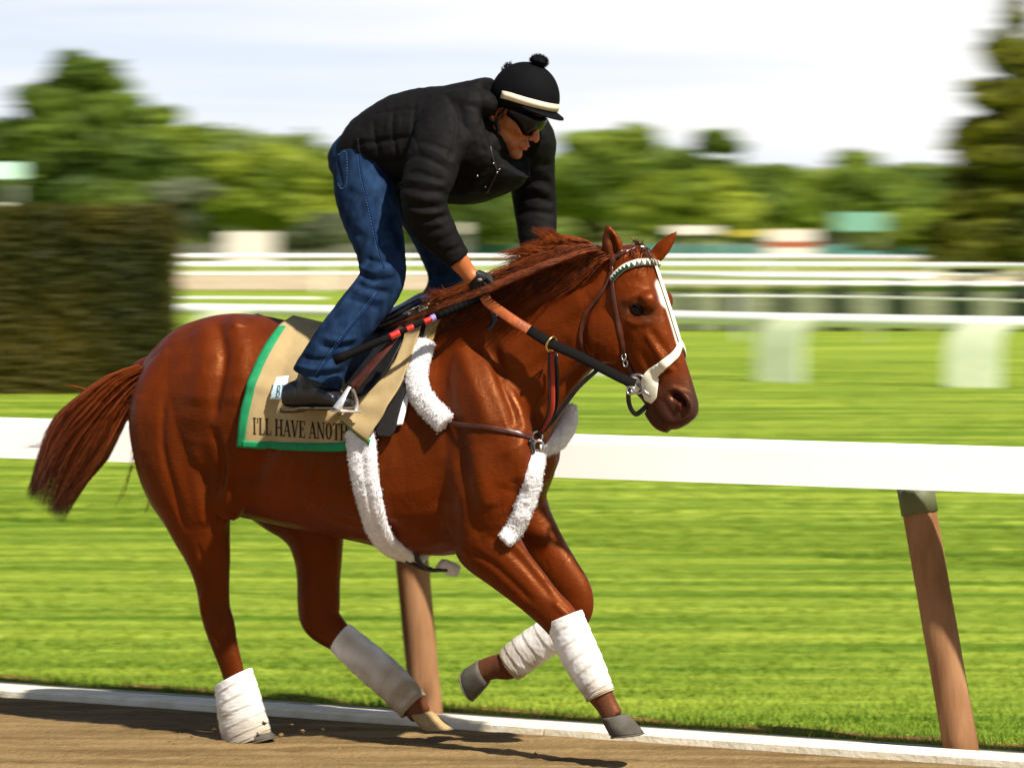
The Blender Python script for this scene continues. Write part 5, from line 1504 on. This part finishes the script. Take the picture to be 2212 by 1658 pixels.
# face modelling: eye hollows, mouth line, nose side, philtrum
def pst(pts, R_, amp):
    global pv
    d, t = seg_dist(pv, [tuple(p) for p in pts]); pv = pv + pn * (amp * np.exp(-(d / R_) ** 2))[:, None]
pst([hd(.090, -.0605, .024), hd(.116, -.060, 0), hd(.090, -.0605, -.024)], .0032, -.005)
for s_ in (1, -1):
    pst([hd(.080, .018, .030 * s_), hd(.080, .016, .036 * s_)], .016, -.006)
    pst([hd(.105, -.030, .020 * s_), hd(.092, -.045, .030 * s_), hd(.080, -.062, .034 * s_)], .007, -.0035)
    pst([hd(.060, -.045, .046 * s_), hd(.045, -.062, .046 * s_)], .016, -.003)
    pst([hd(-.014, -.002, .086 * s_), hd(-.012, -.014, .086 * s_)], .007, -.006)
pst([hd(.106, -.084, 0)], .01, -.003) if False else None
skin = np.array([.40, .125, .035])
pcol = np.repeat(skin[None], len(pv), 0) * (1 + .10 * np.array([mnoise.noise(Vector(x) * 30) for x in pv]))[:, None]
def pbl(c, pts, R_, amt, sharp=2):
    global pcol
    d, t = seg_dist(pv, [tuple(p) for p in pts]); k = (amt * np.exp(-(d / R_) ** sharp))[:, None]; pcol = pcol * (1 - k) + np.array(c) * k
pbl((.42, .080, .050), [hd(.108, -.054, .018), hd(.118, -.055, 0), hd(.108, -.054, -.018)], .0075, .8, 4)
pbl((.42, .080, .050), [hd(.106, -.067, .016), hd(.116, -.067, 0), hd(.106, -.067, -.016)], .0080, .8, 4)
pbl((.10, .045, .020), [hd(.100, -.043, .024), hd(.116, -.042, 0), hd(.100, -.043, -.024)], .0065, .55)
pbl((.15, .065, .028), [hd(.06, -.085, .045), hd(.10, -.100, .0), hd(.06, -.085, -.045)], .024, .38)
pbl((.34, .085, .035), [hd(.07, -.02, .045), hd(.07, -.02, .05)], .02, .35)
pbl((.45, .10, .05), [hd(.122, -.020, 0)] * 2, .014, .4)
pbl((.35, .07, .03), [hd(-.018, .01, .086), hd(-.018, -.02, .086)], .018, .5)
set_cols(pme, np.clip(pcol, 0, 1))
finish(pme, 'body', pv, M['skin'], RIDER)
# -- jacket
jb = Body()
jb.spans([(758, 296, 788, 366, .150), (768, 268, 815, 378, .170), (800, 236, 858, 398, .182), (850, 206, 908, 422, .188), (910, 190, 965, 438, .196), (965, 184, 1020, 442, .205), (1018, 174, 1075, 425, .205), (1054, 168, 1112, 408, .185), (1056, 205, 1128, 396, .15), (1056, 296, 1140, 384, .10)], k=32)
jb.limb([(1000, 270, .12, 74, .07), (968, 285, .165, 72, .082), (945, 325, .215, 62, .080), (928, 375, .26, 58, .072), (915, 425, .285, 52, .066), (926, 472, .272, 47, .060), (952, 512, .245, 40, .053), (978, 547, .218, 31, .046), (990, 562, .207, 27, .043)], k=24)
jb.limb([(1110, 290, -.12, 74, .07), (1138, 305, -.17, 62, .08), (1148, 355, -.22, 50, .074), (1152, 410, -.25, 48, .066), (1156, 455, -.255, 46, .062), (1160, 500, -.24, 42, .055), (1158, 540, -.215, 34, .047), (1155, 560, -.20, 30, .043)], k=24)
jb.ball(H(1010, 225, .10), .12, .06, .08, axes=(FW, UP, NW))
# standing collar
jb.ball(H(1070, 312, .02), .060, .060, .075, axes=(FW, UP, NW))
jb.tube([H(1020, 272, 0), H(1050, 272, 0), H(1077, 276, 0)], [.090, .080, .068], 22)
jme = remeshed(jb, .0058, 7, .5); jv, jn = mesh_arrays(jme); jbv = bvh_of(jme)
JS = [
 ([(849, 236), (849, 296), (866, 360)], .008, -.009, 0), ([(896, 222), (892, 282), (906, 330)], .008, -.008, 0), ([(806, 262), (812, 310), (836, 366)], .008, -.009, 0),
 ([(768, 312), (820, 306), (884, 296)], .009, -.010, 0), ([(800, 248), (850, 240), (900, 236)], .008, -.007, 0), ([(790, 352), (850, 350), (890, 345)], .009, -.009, 0),
 ([(830, 275), (868, 268)], .022, .006, 0), ([(825, 335), (870, 325)], .022, .006, 0), ([(785, 290), (800, 330)], .02, .005, 0), ([(930, 215), (925, 270)], .02, .004, 0),
 ([(963, 205), (985, 248), (984, 300), (965, 355)], .009, -.010, 0), ([(1000, 215), (1012, 270), (1000, 330)], .02, .006, 0),
 ([(865, 434), (905, 448), (950, 448)], .010, -.013, 0), ([(868, 468), (915, 476), (970, 464)], .011, -.012, 0), ([(885, 505), (930, 500), (978, 482)], .009, -.008, 0),
 ([(868, 400), (910, 412), (958, 415)], .010, -.011, 0), ([(878, 372), (910, 375), (960, 392)], .011, -.011, 0), ([(890, 335), (930, 345), (975, 372)], .010, -.011, 0), ([(900, 305), (935, 312), (985, 335)], .010, -.009, 0),
 ([(866, 417), (915, 430), (960, 432)], .010, .008, 0), ([(870, 452), (920, 462), (965, 458)], .010, .008, 0), ([(880, 388), (930, 396), (965, 405)], .009, .007, 0), ([(895, 320), (940, 330), (980, 352)], .01, .007, 0),
 ([(915, 535), (950, 520), (985, 505)], .009, -.006, 0), ([(935, 560), (965, 545), (998, 532)], .007, -.005, 0),
 ([(990, 380), (1030, 400), (1080, 395)], .012, -.010, 0), ([(985, 355), (1030, 372), (1075, 350)], .012, -.008, 0), ([(1060, 330), (1045, 370), (1020, 410)], .014, .008, 0), ([(1075, 300), (1085, 340), (1072, 385)], .012, -.010, 0),
 ([(1100, 395), (1150, 385), (1190, 400)], .012, -.012, 0), ([(1110, 430), (1155, 425), (1195, 440)], .010, -.010, 0), ([(1115, 460), (1160, 458), (1198, 465)], .010, -.010, 0), ([(1120, 360), (1160, 350), (1190, 360)], .012, -.009, 0), ([(1115, 412), (1155, 405), (1192, 420)], .010, .008, 0),
 ([(1030, 185), (1042, 240), (1036, 290), (1050, 340)], .010, -.008, 0), ([(1055, 200), (1062, 250), (1062, 300)], .012, .006, 0),
 ([(940, 200), (945, 215)], .02, .003, 0)]
JS = [(a_, R_ * 1.15, m_ * (.55 if R_ < .013 else .9), s_) for a_, R_, m_, s_ in JS]
jv = sculpt(jv, jn, jbv, JS)
fine = np.array([mnoise.noise(Vector(x) * 14) * .6 + mnoise.noise(Vector((x[0] * 34, x[1] * 34, x[2] * 55))) * .4 for x in jv])
ridg = np.array([1 - abs(mnoise.noise(Vector((x[0] * 9 + 4, x[1] * 9, x[2] * 16)))) * 2 for x in jv])
jv = jv + jn * (fine * .0040 + np.clip(ridg, 0, 1) ** 5 * .0018)[:, None]
finish(jme, 'jacket', jv, M['jacket'], RIDER)
jbv = BVHTree.FromPolygons([Vector(x) for x in jv], [tuple(p.vertices) for p in jme.polygons])
# hem, cuff bands, zip and cord
def on_j(px, py, off=.003, b=None):
    h = (b or jbv).ray_cast(CAMP, ray(px, py).normalized(), 60)
    return (h[0] + h[1] * off, h[1]) if h[0] is not None else (H(px, py, .1), NW)
def line_on(pp, b, width, thick, name, m, parent, off=.002, n=6):
    sp = surf_polyline(b, pp, off, n); mb = MB(); mb.tube([a_ for a_, _ in sp], 1.0, 8, up=[q for _, q in sp], flat=(thick / 2, width / 2)); return mb.build(name, m, parent)
line_on([(1058, 312), (1064, 345), (1072, 370), (1062, 395), (1052, 415)], jbv, .008, .004, 'zip', M['zip'] if 'zip' in M else M['black_leather'], RIDER)
for (x, y) in ((1064, 352), (1077, 365), (1072, 372), (1032, 380), (1048, 402)):
    mb = MB(); mb.ball(on_j(x, y, .004)[0], .0035, k=8, m=6); mb.build('press_stud', M['steel'], RIDER)
line_on([(772, 300), (776, 330), (796, 362), (830, 382), (868, 398)], jbv, .014, .010, 'hem', M['jacket'], RIDER, off=.002)
# -- jeans
db = Body()
db.ball(H(792, 345, 0), .135, .120, .165, 20, 14, axes=(FW, UP, NW))
db.spans([(745, 300, 800, 392, .13), (742, 320, 850, 410, .155), (760, 300, 872, 400, .15), (800, 290, 880, 385, .13)], k=26)
db.limb([(790, 330, .075, 64, .10), (786, 375, .095, 66, .105), (790, 420, .125, 67, .100), (803, 470, .155, 63, .094), (817, 520, .19, 56, .085), (826, 565, .225, 50, .078), (825, 602, .25, 49, .074), (803, 640, .28, 50, .072), (768, 684, .325, 50, .070),
         (738, 722, .355, 48, .068), (712, 762, .372, 50, .066), (693, 797, .380, 55, .066), (684, 820, .382, 58, .066)], k=28)
db.limb([(850, 340, -.075, 60, .10), (880, 400, -.11, 60, .10), (912, 455, -.15, 52, .092), (937, 505, -.18, 47, .083), (958, 555, -.215, 46, .077), (966, 595, -.245, 42, .073), (960, 635, -.28, 42, .070), (930, 680, -.33, 42, .068), (900, 720, -.36, 42, .066), (875, 770, -.38, 46, .066), (865, 810, -.385, 50, .066)], k=26)
dme = remeshed(db, .0056, 7, .5); dv_, dn_ = mesh_arrays(dme); dbv = bvh_of(dme)
DS = [
 ([(780, 590), (810, 605), (850, 600)], .012, -.013, 0), ([(772, 575), (800, 588), (840, 580)], .012, .008, 0), ([(770, 612), (800, 625), (840, 632)], .011, -.010, 0), ([(765, 628), (795, 640), (830, 650)], .011, .007, 0), ([(750, 645), (785, 655), (815, 665)], .010, -.007, 0),
 ([(790, 560), (820, 566), (860, 560)], .012, -.008, 0), ([(760, 500), (800, 520), (835, 520)], .02, -.005, 0), ([(745, 410), (790, 425), (835, 410)], .018, -.006, 0),
 ([(650, 770), (690, 778), (735, 770)], .010, -.008, 0), ([(640, 790), (680, 797), (740, 790)], .010, .007, 0), ([(690, 745), (725, 752), (760, 745)], .010, -.008, 0), ([(700, 730), (735, 735), (772, 730)], .009, .006, 0), ([(632, 806), (680, 812), (742, 804)], .007, -.006, 0),
 ([(925, 590), (950, 600), (1000, 590)], .010, -.010, 0), ([(925, 612), (955, 622), (1000, 615)], .010, -.009, 0), ([(910, 560), (945, 570), (1000, 560)], .010, -.008, 0), ([(925, 603), (955, 611), (1000, 604)], .008, .006, 0),
 ([(836, 420), (850, 470), (862, 540)], .012, -.006, 0), ([(728, 345), (738, 400)], .01, -.004, 0)]
dv_ = sculpt(dv_, dn_, dbv, DS)
fine = np.array([mnoise.noise(Vector(x) * 12) * .6 + mnoise.noise(Vector((x[0] * 26, x[1] * 26, x[2] * 40))) * .4 for x in dv_])
dv_ = dv_ + dn_ * (fine * .0035)[:, None]
dcol = np.ones((len(dv_), 3)) * (1 + .18 * np.array([mnoise.noise(Vector(x) * 7) for x in dv_]))[:, None]
def dline(pp, R_, c, amt=1.0):
    global dcol
    q = [tuple(a_) for a_, _ in surf_polyline(dbv, pp, 0, 5)]
    d, t = seg_dist(dv_, q); k = (amt * np.exp(-(d / R_) ** 4))[:, None]; dcol = dcol * (1 - k) + np.array(c) * k
dline([(800, 380), (815, 450), (830, 530)], .03, (1.25, 1.3, 1.2), .5)
dline([(640, 815), (690, 822), (745, 815)], .006, (2.0, 1.9, 1.5), .6)
set_cols(dme, np.clip(dcol, 0, 4))
finish(dme, 'jeans', dv_, M['denim'], RIDER)
dbv = BVHTree.FromPolygons([Vector(x) for x in dv_], [tuple(p.vertices) for p in dme.polygons])
M['stitch'] = mat('stitching', (0.05, 0.11, 0.20), .9, .1)
M['seam'] = mat('seam', (0.006, 0.022, 0.075), .9, .1)
def stitches(pp, name='stitching', w=.0016):
    sp = surf_polyline(dbv, pp, .0006, 24); mb = MB()
    for i in range(0, len(sp) - 1, 2):
        mb.tube([sp[i][0], sp[i + 1][0]], w, 5)
    mb.build(name, M['stitch'], RIDER)
stitches([(771, 318), (778, 380), (795, 450), (812, 530), (825, 580)])
stitches([(812, 632), (780, 672), (740, 722), (700, 780), (680, 812)])
stitches([(731, 335), (748, 332), (748, 395), (738, 408), (729, 396)])
line_on([(775, 318), (782, 380), (799, 450), (816, 530), (829, 580)], dbv, .008, .004, 'seam', M['denim_seam'] if 'denim_seam' in M else M['seam'], RIDER, off=.001)
line_on([(816, 634), (784, 674), (744, 724), (704, 782), (684, 814)], dbv, .008, .004, 'seam', M['seam'], RIDER, off=.001)
# belt and buckle tag at the small of the back
mb = MB(); mb.tube([H(742, 290, .03), H(748, 286, .02), H(758, 280, 0)], .010, 8, flat=(.5, 1)); mb.build('belt', M['leather'], RIDER)
mb = MB(); mb.ball(H(752, 288, .05), .014, .008, .006, axes=(FW, UP, NW)); mb.build('belt_buckle', M['steel'], RIDER)
# -- boots
def boot(w, dx=0, dy=0):
    b = Body()
    def sp_(rows, k=22):
        rr = catmull(rows, 5); rings_ = []
        for r in rr:
            T, B = H(r[0] + dx, r[1] + dy, w), H(r[2] + dx, r[3] + dy, w); c = (T + B) / 2; up = (T - B) / 2
            rings_.append([c + up * math.copysign(abs(math.cos(q)) ** .8, math.cos(q)) + NW * (math.copysign(abs(math.sin(q)) ** .8, math.sin(q)) * r[4]) for q in [2 * math.pi * j / k for j in range(k)]])
        b.rings(rings_)
    sp_([(613, 838, 613, 872, .018), (620, 828, 618, 878, .034), (645, 818, 645, 880, .041), (680, 812, 680, 880, .043), (706, 828, 706, 880, .047), (730, 844, 730, 881, .047), (752, 856, 750, 880, .036), (762, 864, 760, 878, .016)])
    b.limb([(692 + dx, 780 + dy, w, 38, .048), (682 + dx, 815 + dy, w, 40, .048), (672 + dx, 840 + dy, w, 38, .044)])
    me_ = remeshed(b, .006, 4); v_, n_ = mesh_arrays(me_); bb_ = bvh_of(me_)
    if dx == 0:
        v_ = sculpt(v_, n_, bb_, [([(655, 822), (690, 832), (715, 842)], .006, -.005, 0), ([(700, 835), (720, 850), (722, 872)], .005, -.004, 0), ([(640, 830), (638, 875)], .005, -.004, 0)])
    finish(me_, 'boot', v_, M['boot'], RIDER)
    mb = MB()
    rings_ = []
    for t_ in np.linspace(0, 1, 14):
        x = 609 + 153 * t_; y = 881 + (3 if t_ < .3 else 0); hw = np.interp(t_, [0, .06, .3, .7, .92, 1], [.016, .034, .040, .048, .036, .014]); th = 7 if t_ < .27 else 4
        T, B = H(x + dx, y - 3 + dy, w), H(x + dx, y + th + dy, w)
        rings_.append([T + NW * hw, T - NW * hw, B - NW * hw * .97, B + NW * hw * .97])
    mb.rings(rings_); mb.build('boot_sole', M['sole'], RIDER)
boot(.392); boot(-.392, 172, -20)
# -- gloves with separate fingers
def glove(cx_, cy_, w, sgn):
    b = Body()
    ux, uy = .70, .71; vx, vy = -.62, .78
    b.limb([(cx_ - 24 * ux, cy_ - 24 * uy, w + .006 * sgn, 18, .026), (cx_ - 10 * ux, cy_ - 10 * uy, w, 23, .022), (cx_ + 4, cy_ + 4, w, 25, .019)], k=16)
    for i, L in enumerate((.92, 1.05, 1.0, .82)):
        ox, oy = cx_ + 4 + vx * (i - 1.5) * 12.5, cy_ + 4 + vy * (i - 1.5) * 12.5
        r = .0098 if i < 3 else .0085
        p0 = H(ox - 4, oy - 4, w); p1 = H(ox + 15 * L * ux, oy + 15 * L * uy, w + .002 * sgn); p2 = H(ox + 20 * L * ux, oy + 20 * L * uy, w - .022 * sgn * L); p3 = H(ox + 7 * L * ux, oy + 7 * L * uy, w - .036 * sgn * L); p4 = H(ox - 3, oy - 3, w - .030 * sgn)
        b.tube([p0, p0.lerp(p1, .6), p1, p1.lerp(p2, .55), p2, p3, p4], [r * 1.1, r * 1.05, r * 1.1, r, r * 1.02, r * .95, r * .8], 10)
    b.tube([H(cx_ - 18, cy_ - 20, w - .012 * sgn), H(cx_ - 2, cy_ - 22, w - .026 * sgn), H(cx_ + 16, cy_ - 16, w - .034 * sgn), H(cx_ + 26, cy_ - 6, w - .036 * sgn)], [.013, .012, .0105, .009], 10)
    me_ = remeshed(b, .0026, 3); v_, _ = mesh_arrays(me_); finish(me_, 'glove', v_, M['glove'], RIDER)
glove(1037, 612, .172, 1); glove(1150, 596, -.150, -1)
mb = MB(); mb.tube([H(1014, 596, .188), H(1022, 588, .186)], .031, 16, flat=(1, 1)); 
mb = MB(); mb.ball(H(1036, 604, .196), .009, .005, .002, axes=(FW, UP, NW)); mb.build('glove_badge', mat('badge', (.35, .30, .28), .6), RIDER)
# -- helmet: cap shell, seams, band, peak, pompom, chin strap
HP = math.radians(17)
kf = (FW * math.cos(HP) - UP * math.sin(HP)); ku = (FW * math.sin(HP) + UP * math.cos(HP)); ks = NW
kf, ks = (kf * math.cos(TW) + NW * math.sin(TW)), (ks * math.cos(TW) - kf * math.sin(TW))
KC = H(1133, 212, 0)
RF, RS, RU = .130, .112, .128
def shell(az, el, s=1.0):
    """az 0 = front; el 0 = rim"""
    c, s_ = math.cos(el), math.sin(el)
    return KC + kf * (math.cos(az) * c * RF * s) + ks * (math.sin(az) * c * RS * s) + ku * (s_ * RU * s)
mb = MB(); rings_ = []
for i in range(19):
    el = -.30 + (math.pi / 2 + .29) * i / 18
    ring_ = []
    for j in range(48):
        az = 2 * math.pi * j / 48
        back = max(0, -math.cos(az)) * max(0, 1 - i / 7) * .30
        seam = 1 + .006 * (-math.exp(-((az * 6 / (2 * math.pi)) % 1 - .5) ** 2 / .002)) 
        ring_.append(shell(az, el - back * .9, seam))
    rings_.append(ring_)
mb.rings(rings_); mb.build('helmet', M['helmet'], RIDER)
def bandp(az0, az1, e0, e1, s, name, m, th=.002, tilt=0):
    mb = MB(); r_ = []
    for i in range(25):
        az = az0 + (az1 - az0) * i / 24
        a0 = e0 - tilt * max(0, -math.cos(az)); a1 = e1 - tilt * max(0, -math.cos(az))
        r_.append([shell(az, a0, s), shell(az, a1, s), shell(az, a1, s + .015), shell(az, a0, s + .015)])
    mb.rings(r_); mb.build(name, m, RIDER)
bandp(-1.75, 1.80, -.10, .11, 1.005, 'reflective_band', M['reflect'], tilt=.12)
bandp(2.55, 3.6, -.18, .05, 1.005, 'reflective_band', M['reflect'], tilt=.2)
# peak
mb = MB(); r_ = []
for i in range(21):
    az = -1.15 + 2.30 * i / 20
    q = math.cos(az / 1.15 * math.pi / 2) ** .6
    a_ = shell(az, -.17, .99); o_ = a_ + (kf * .85 + kf * math.cos(az) * .2 + ks * math.sin(az) * .35) * (.036 * q) - ku * (.012 * q)
    r_.append([a_ + ku * .004, o_ + ku * .002, o_ - ku * .003, a_ - ku * .004])
mb.rings(r_); mb.build('peak', M['helmet'], RIDER)
pc = shell(.2, 1.42, 1.0) + ku * .014
b = MB(); b.ball(pc, .030, .030, .020, 26, 18, axes=(kf, ks, ku))
bv = [Vector(p) + (Vector(p) - pc) * (.22 * mnoise.noise(Vector(p) * 160)) for p in b.v]
mesh_obj('pompom', bv, b.f, M['helmet'], RIDER)
strands = []
for i in range(700):
    d = Vector(RNG.normal(size=3)).normalized(); s0 = pc + (kf * d.x * .028 + ks * d.y * .028 + ku * d.z * .018); strands.append(([s0, s0 + d * .006 + rj(.001), s0 + d * .010 + rj(.002)], .0010))
hair('pompom_fuzz', M['helmet'], strands, RIDER, seg=4)
strands = []
for i in range(60):
    s0 = shell(2.9 + RNG.normal(0, .15), .72 + RNG.normal(0, .08), 1.0); strands.append(([s0, s0 + (ku - kf) * .006 + rj(.002), s0 + (ku - kf) * .010 + rj(.003)], .0012))
hair('cover_tie', M['helmet'], strands, RIDER, seg=4)
# harness straps and goggles
def face_strap(pts, name, wd=.0075):
    cc, nn = [], []
    for p in catmull([tuple(q) for q in pts], 6):
        f_ = pbv.find_nearest(Vector(p)); n_ = f_[1] if f_[1].dot(Vector(p) - HCN) > 0 else -f_[1]
        cc.append(f_[0] + n_ * .0035); nn.append(n_)
    mb = MB(); mb.tube(cc, wd, 8, up=nn, flat=(.4, 1.1)); mb.build(name, M['black_leather'], RIDER)
for s_ in (1, -1):
    face_strap([hd(.010, .035, .09 * s_), hd(.016, -.02, .09 * s_), hd(.014, -.055, .08 * s_), hd(.026, -.090, .06 * s_), hd(.050, -.118, .02 * s_), hd(.056, -.124, 0)], 'chin_strap')
    face_strap([hd(-.040, .03, .09 * s_), hd(-.036, -.030, .09 * s_), hd(-.006, -.050, .085 * s_), hd(.012, -.056, .08 * s_)], 'chin_strap', .006)
mb = MB(); mb.tube([H(1032, 300, 0), H(1055, 296, 0), hd(-.040, -.066, 0), hd(-.024, -.070, 0)], [.080, .078, .072, .064], 20); mb.build('shirt_collar', M['black_cloth'], RIDER)
mb = MB(); r_ = []
for i in range(29):
    az = -1.42 + 2.84 * i / 28
    k_ = abs(az) / 1.42
    dn = .002 - .024 * (math.exp(-((abs(az) - .45) / .35) ** 2)) - .004 * (1 - k_)
    upv = .052 - .016 * k_ ** 2
    def gp_(u, o): return hd(.006 + (.098 + o) * math.cos(az), u, (.078 + o) * math.sin(az))
    r_.append([gp_(upv, .010), gp_((upv + dn) / 2, .011), gp_(dn, .003), gp_(dn, -.004), gp_((upv + dn) / 2, .002), gp_(upv, -.004)])
mb.rings(r_); mb.build('goggles', M['glass'], RIDER)

# ---------------------------------------------------------------- whip
WH = top_obj('whip', H(900, 700, .3), 'black riding whip with three red tape bands, held along the rider boot', 'whip')
w0_, w1_ = H(1034, 644, .165), H(722, 779, .478)
def wp(t): return w0_.lerp(w1_, t)
def T_(x): return (1034 - x) / (1034 - 722)
def wtube(xa, xb, r, m, name='shaft', r2=None, k=12):
    mb = MB(); ta, tb = T_(xa), T_(xb); mb.tube([wp(ta + (tb - ta) * i / 6) for i in range(7)], [r + ((r2 or r) - r) * i / 6 for i in range(7)], k); return mb.build(name, m, WH)
wtube(1050, 940, .0135, M['rubber'], 'grip')
for i in range(9):
    x = 1035 - i * 10.5; mb = MB(); mb.tube([wp(T_(x)), wp(T_(x - 3))], .0148, 12); mb.build('grip_ridge', M['rubber'], WH)
wtube(940, 930, .0125, mat('purple_tape', (.30, .22, .50), .4), 'tape')
wtube(930, 915, .0105, M['red_tape'], 'tape'); wtube(915, 892, .0085, M['rubber']); wtube(892, 877, .0100, M['red_tape'], 'tape'); wtube(877, 862, .0085, M['rubber']); wtube(862, 841, .0120, M['red_tape'], 'tape')
wtube(841, 722, .0125, M['rubber'], 'flap', .0165)

# ---------------------------------------------------------------- dirt thrown up by the planted hoof
mb = MB()
hc = H(540, 1600, .12)
for i in range(60):
    r_ = abs(RNG.normal(0, .22)); a_ = RNG.uniform(0, 6.28)
    far_ = RNG.random() < .35
    p = Vector((hc.x, hc.y, 0)) + FW * (RNG.uniform(-2.2, 2.6) if far_ else r_ * math.cos(a_) * 1.6) + NW * (RNG.uniform(-.65, .8) if far_ else r_ * math.sin(a_) * .8)
    z = 0.012 if far_ or RNG.random() < .75 else RNG.uniform(.02, .14) * math.exp(-r_ * 3)
    s_ = RNG.uniform(.004, .012) * (1.3 if far_ else 1)
    q = [Vector(RNG.normal(0, .25, 3)) for _ in range(6)]
    dirs = [Vector((1, 0, 0)), Vector((0, 1, 0)), Vector((0, 0, .8)), Vector((-1, 0, 0)), Vector((0, -1, 0)), Vector((0, 0, -.8))]
    vs_ = [p + Vector((0, 0, z)) + (d + e) * s_ for d, e in zip(dirs, q)]
    mb.add(vs_, [(0, 1, 2), (1, 3, 2), (3, 4, 2), (4, 0, 2), (1, 0, 5), (3, 1, 5), (4, 3, 5), (0, 4, 5)])
tag(mb.build('dirt_clods', M['dirt'], None, False), 'loose clods of dirt lying and kicked up around the planted hind hoof', 'dirt', None, 'stuff')

# ---------------------------------------------------------------- pieces belong to the part they sit on
def stem_(o): return o.name.split('.')[0]
def centre_(o):
    c = np.array([tuple(v) for v in o.bound_box]).mean(0); return Vector(c)
NEST = {'horseshoe': 'hoof', 'eyelid': 'eye', 'boot_sole': 'boot', 'reflective_band': 'helmet', 'peak': 'helmet', 'pompom': 'helmet', 'pompom_fuzz': 'helmet', 'cover_tie': 'helmet',
        'bracket': 'post', 'pin': 'post', 'triangle': 'browband', 'fleece_pile': 'fleece_sleeve', 'glove_badge': 'glove', 'stitching': 'jeans', 'seam': 'jeans', 'hem': 'jacket', 'zip': 'jacket',
        'press_stud': 'jacket', 'belt_buckle': 'belt', 'grip_ridge': 'grip', 'letter': 'cloth', 'flap_lining': 'front_flap', 'forelock': 'mane'}
del NEST['forelock']
for o in list(C.objects):
    if o.parent is None or o.parent.parent is not None or stem_(o) not in NEST: continue
    want = NEST[stem_(o)]
    if stem_(o) == 'letter' and o.data.materials[0] == M['label_ink']: want = 'name_tag'
    cand = [q for q in o.parent.children if stem_(q) == want]
    if cand:
        o.parent = min(cand, key=lambda q: (centre_(q) - centre_(o)).length)
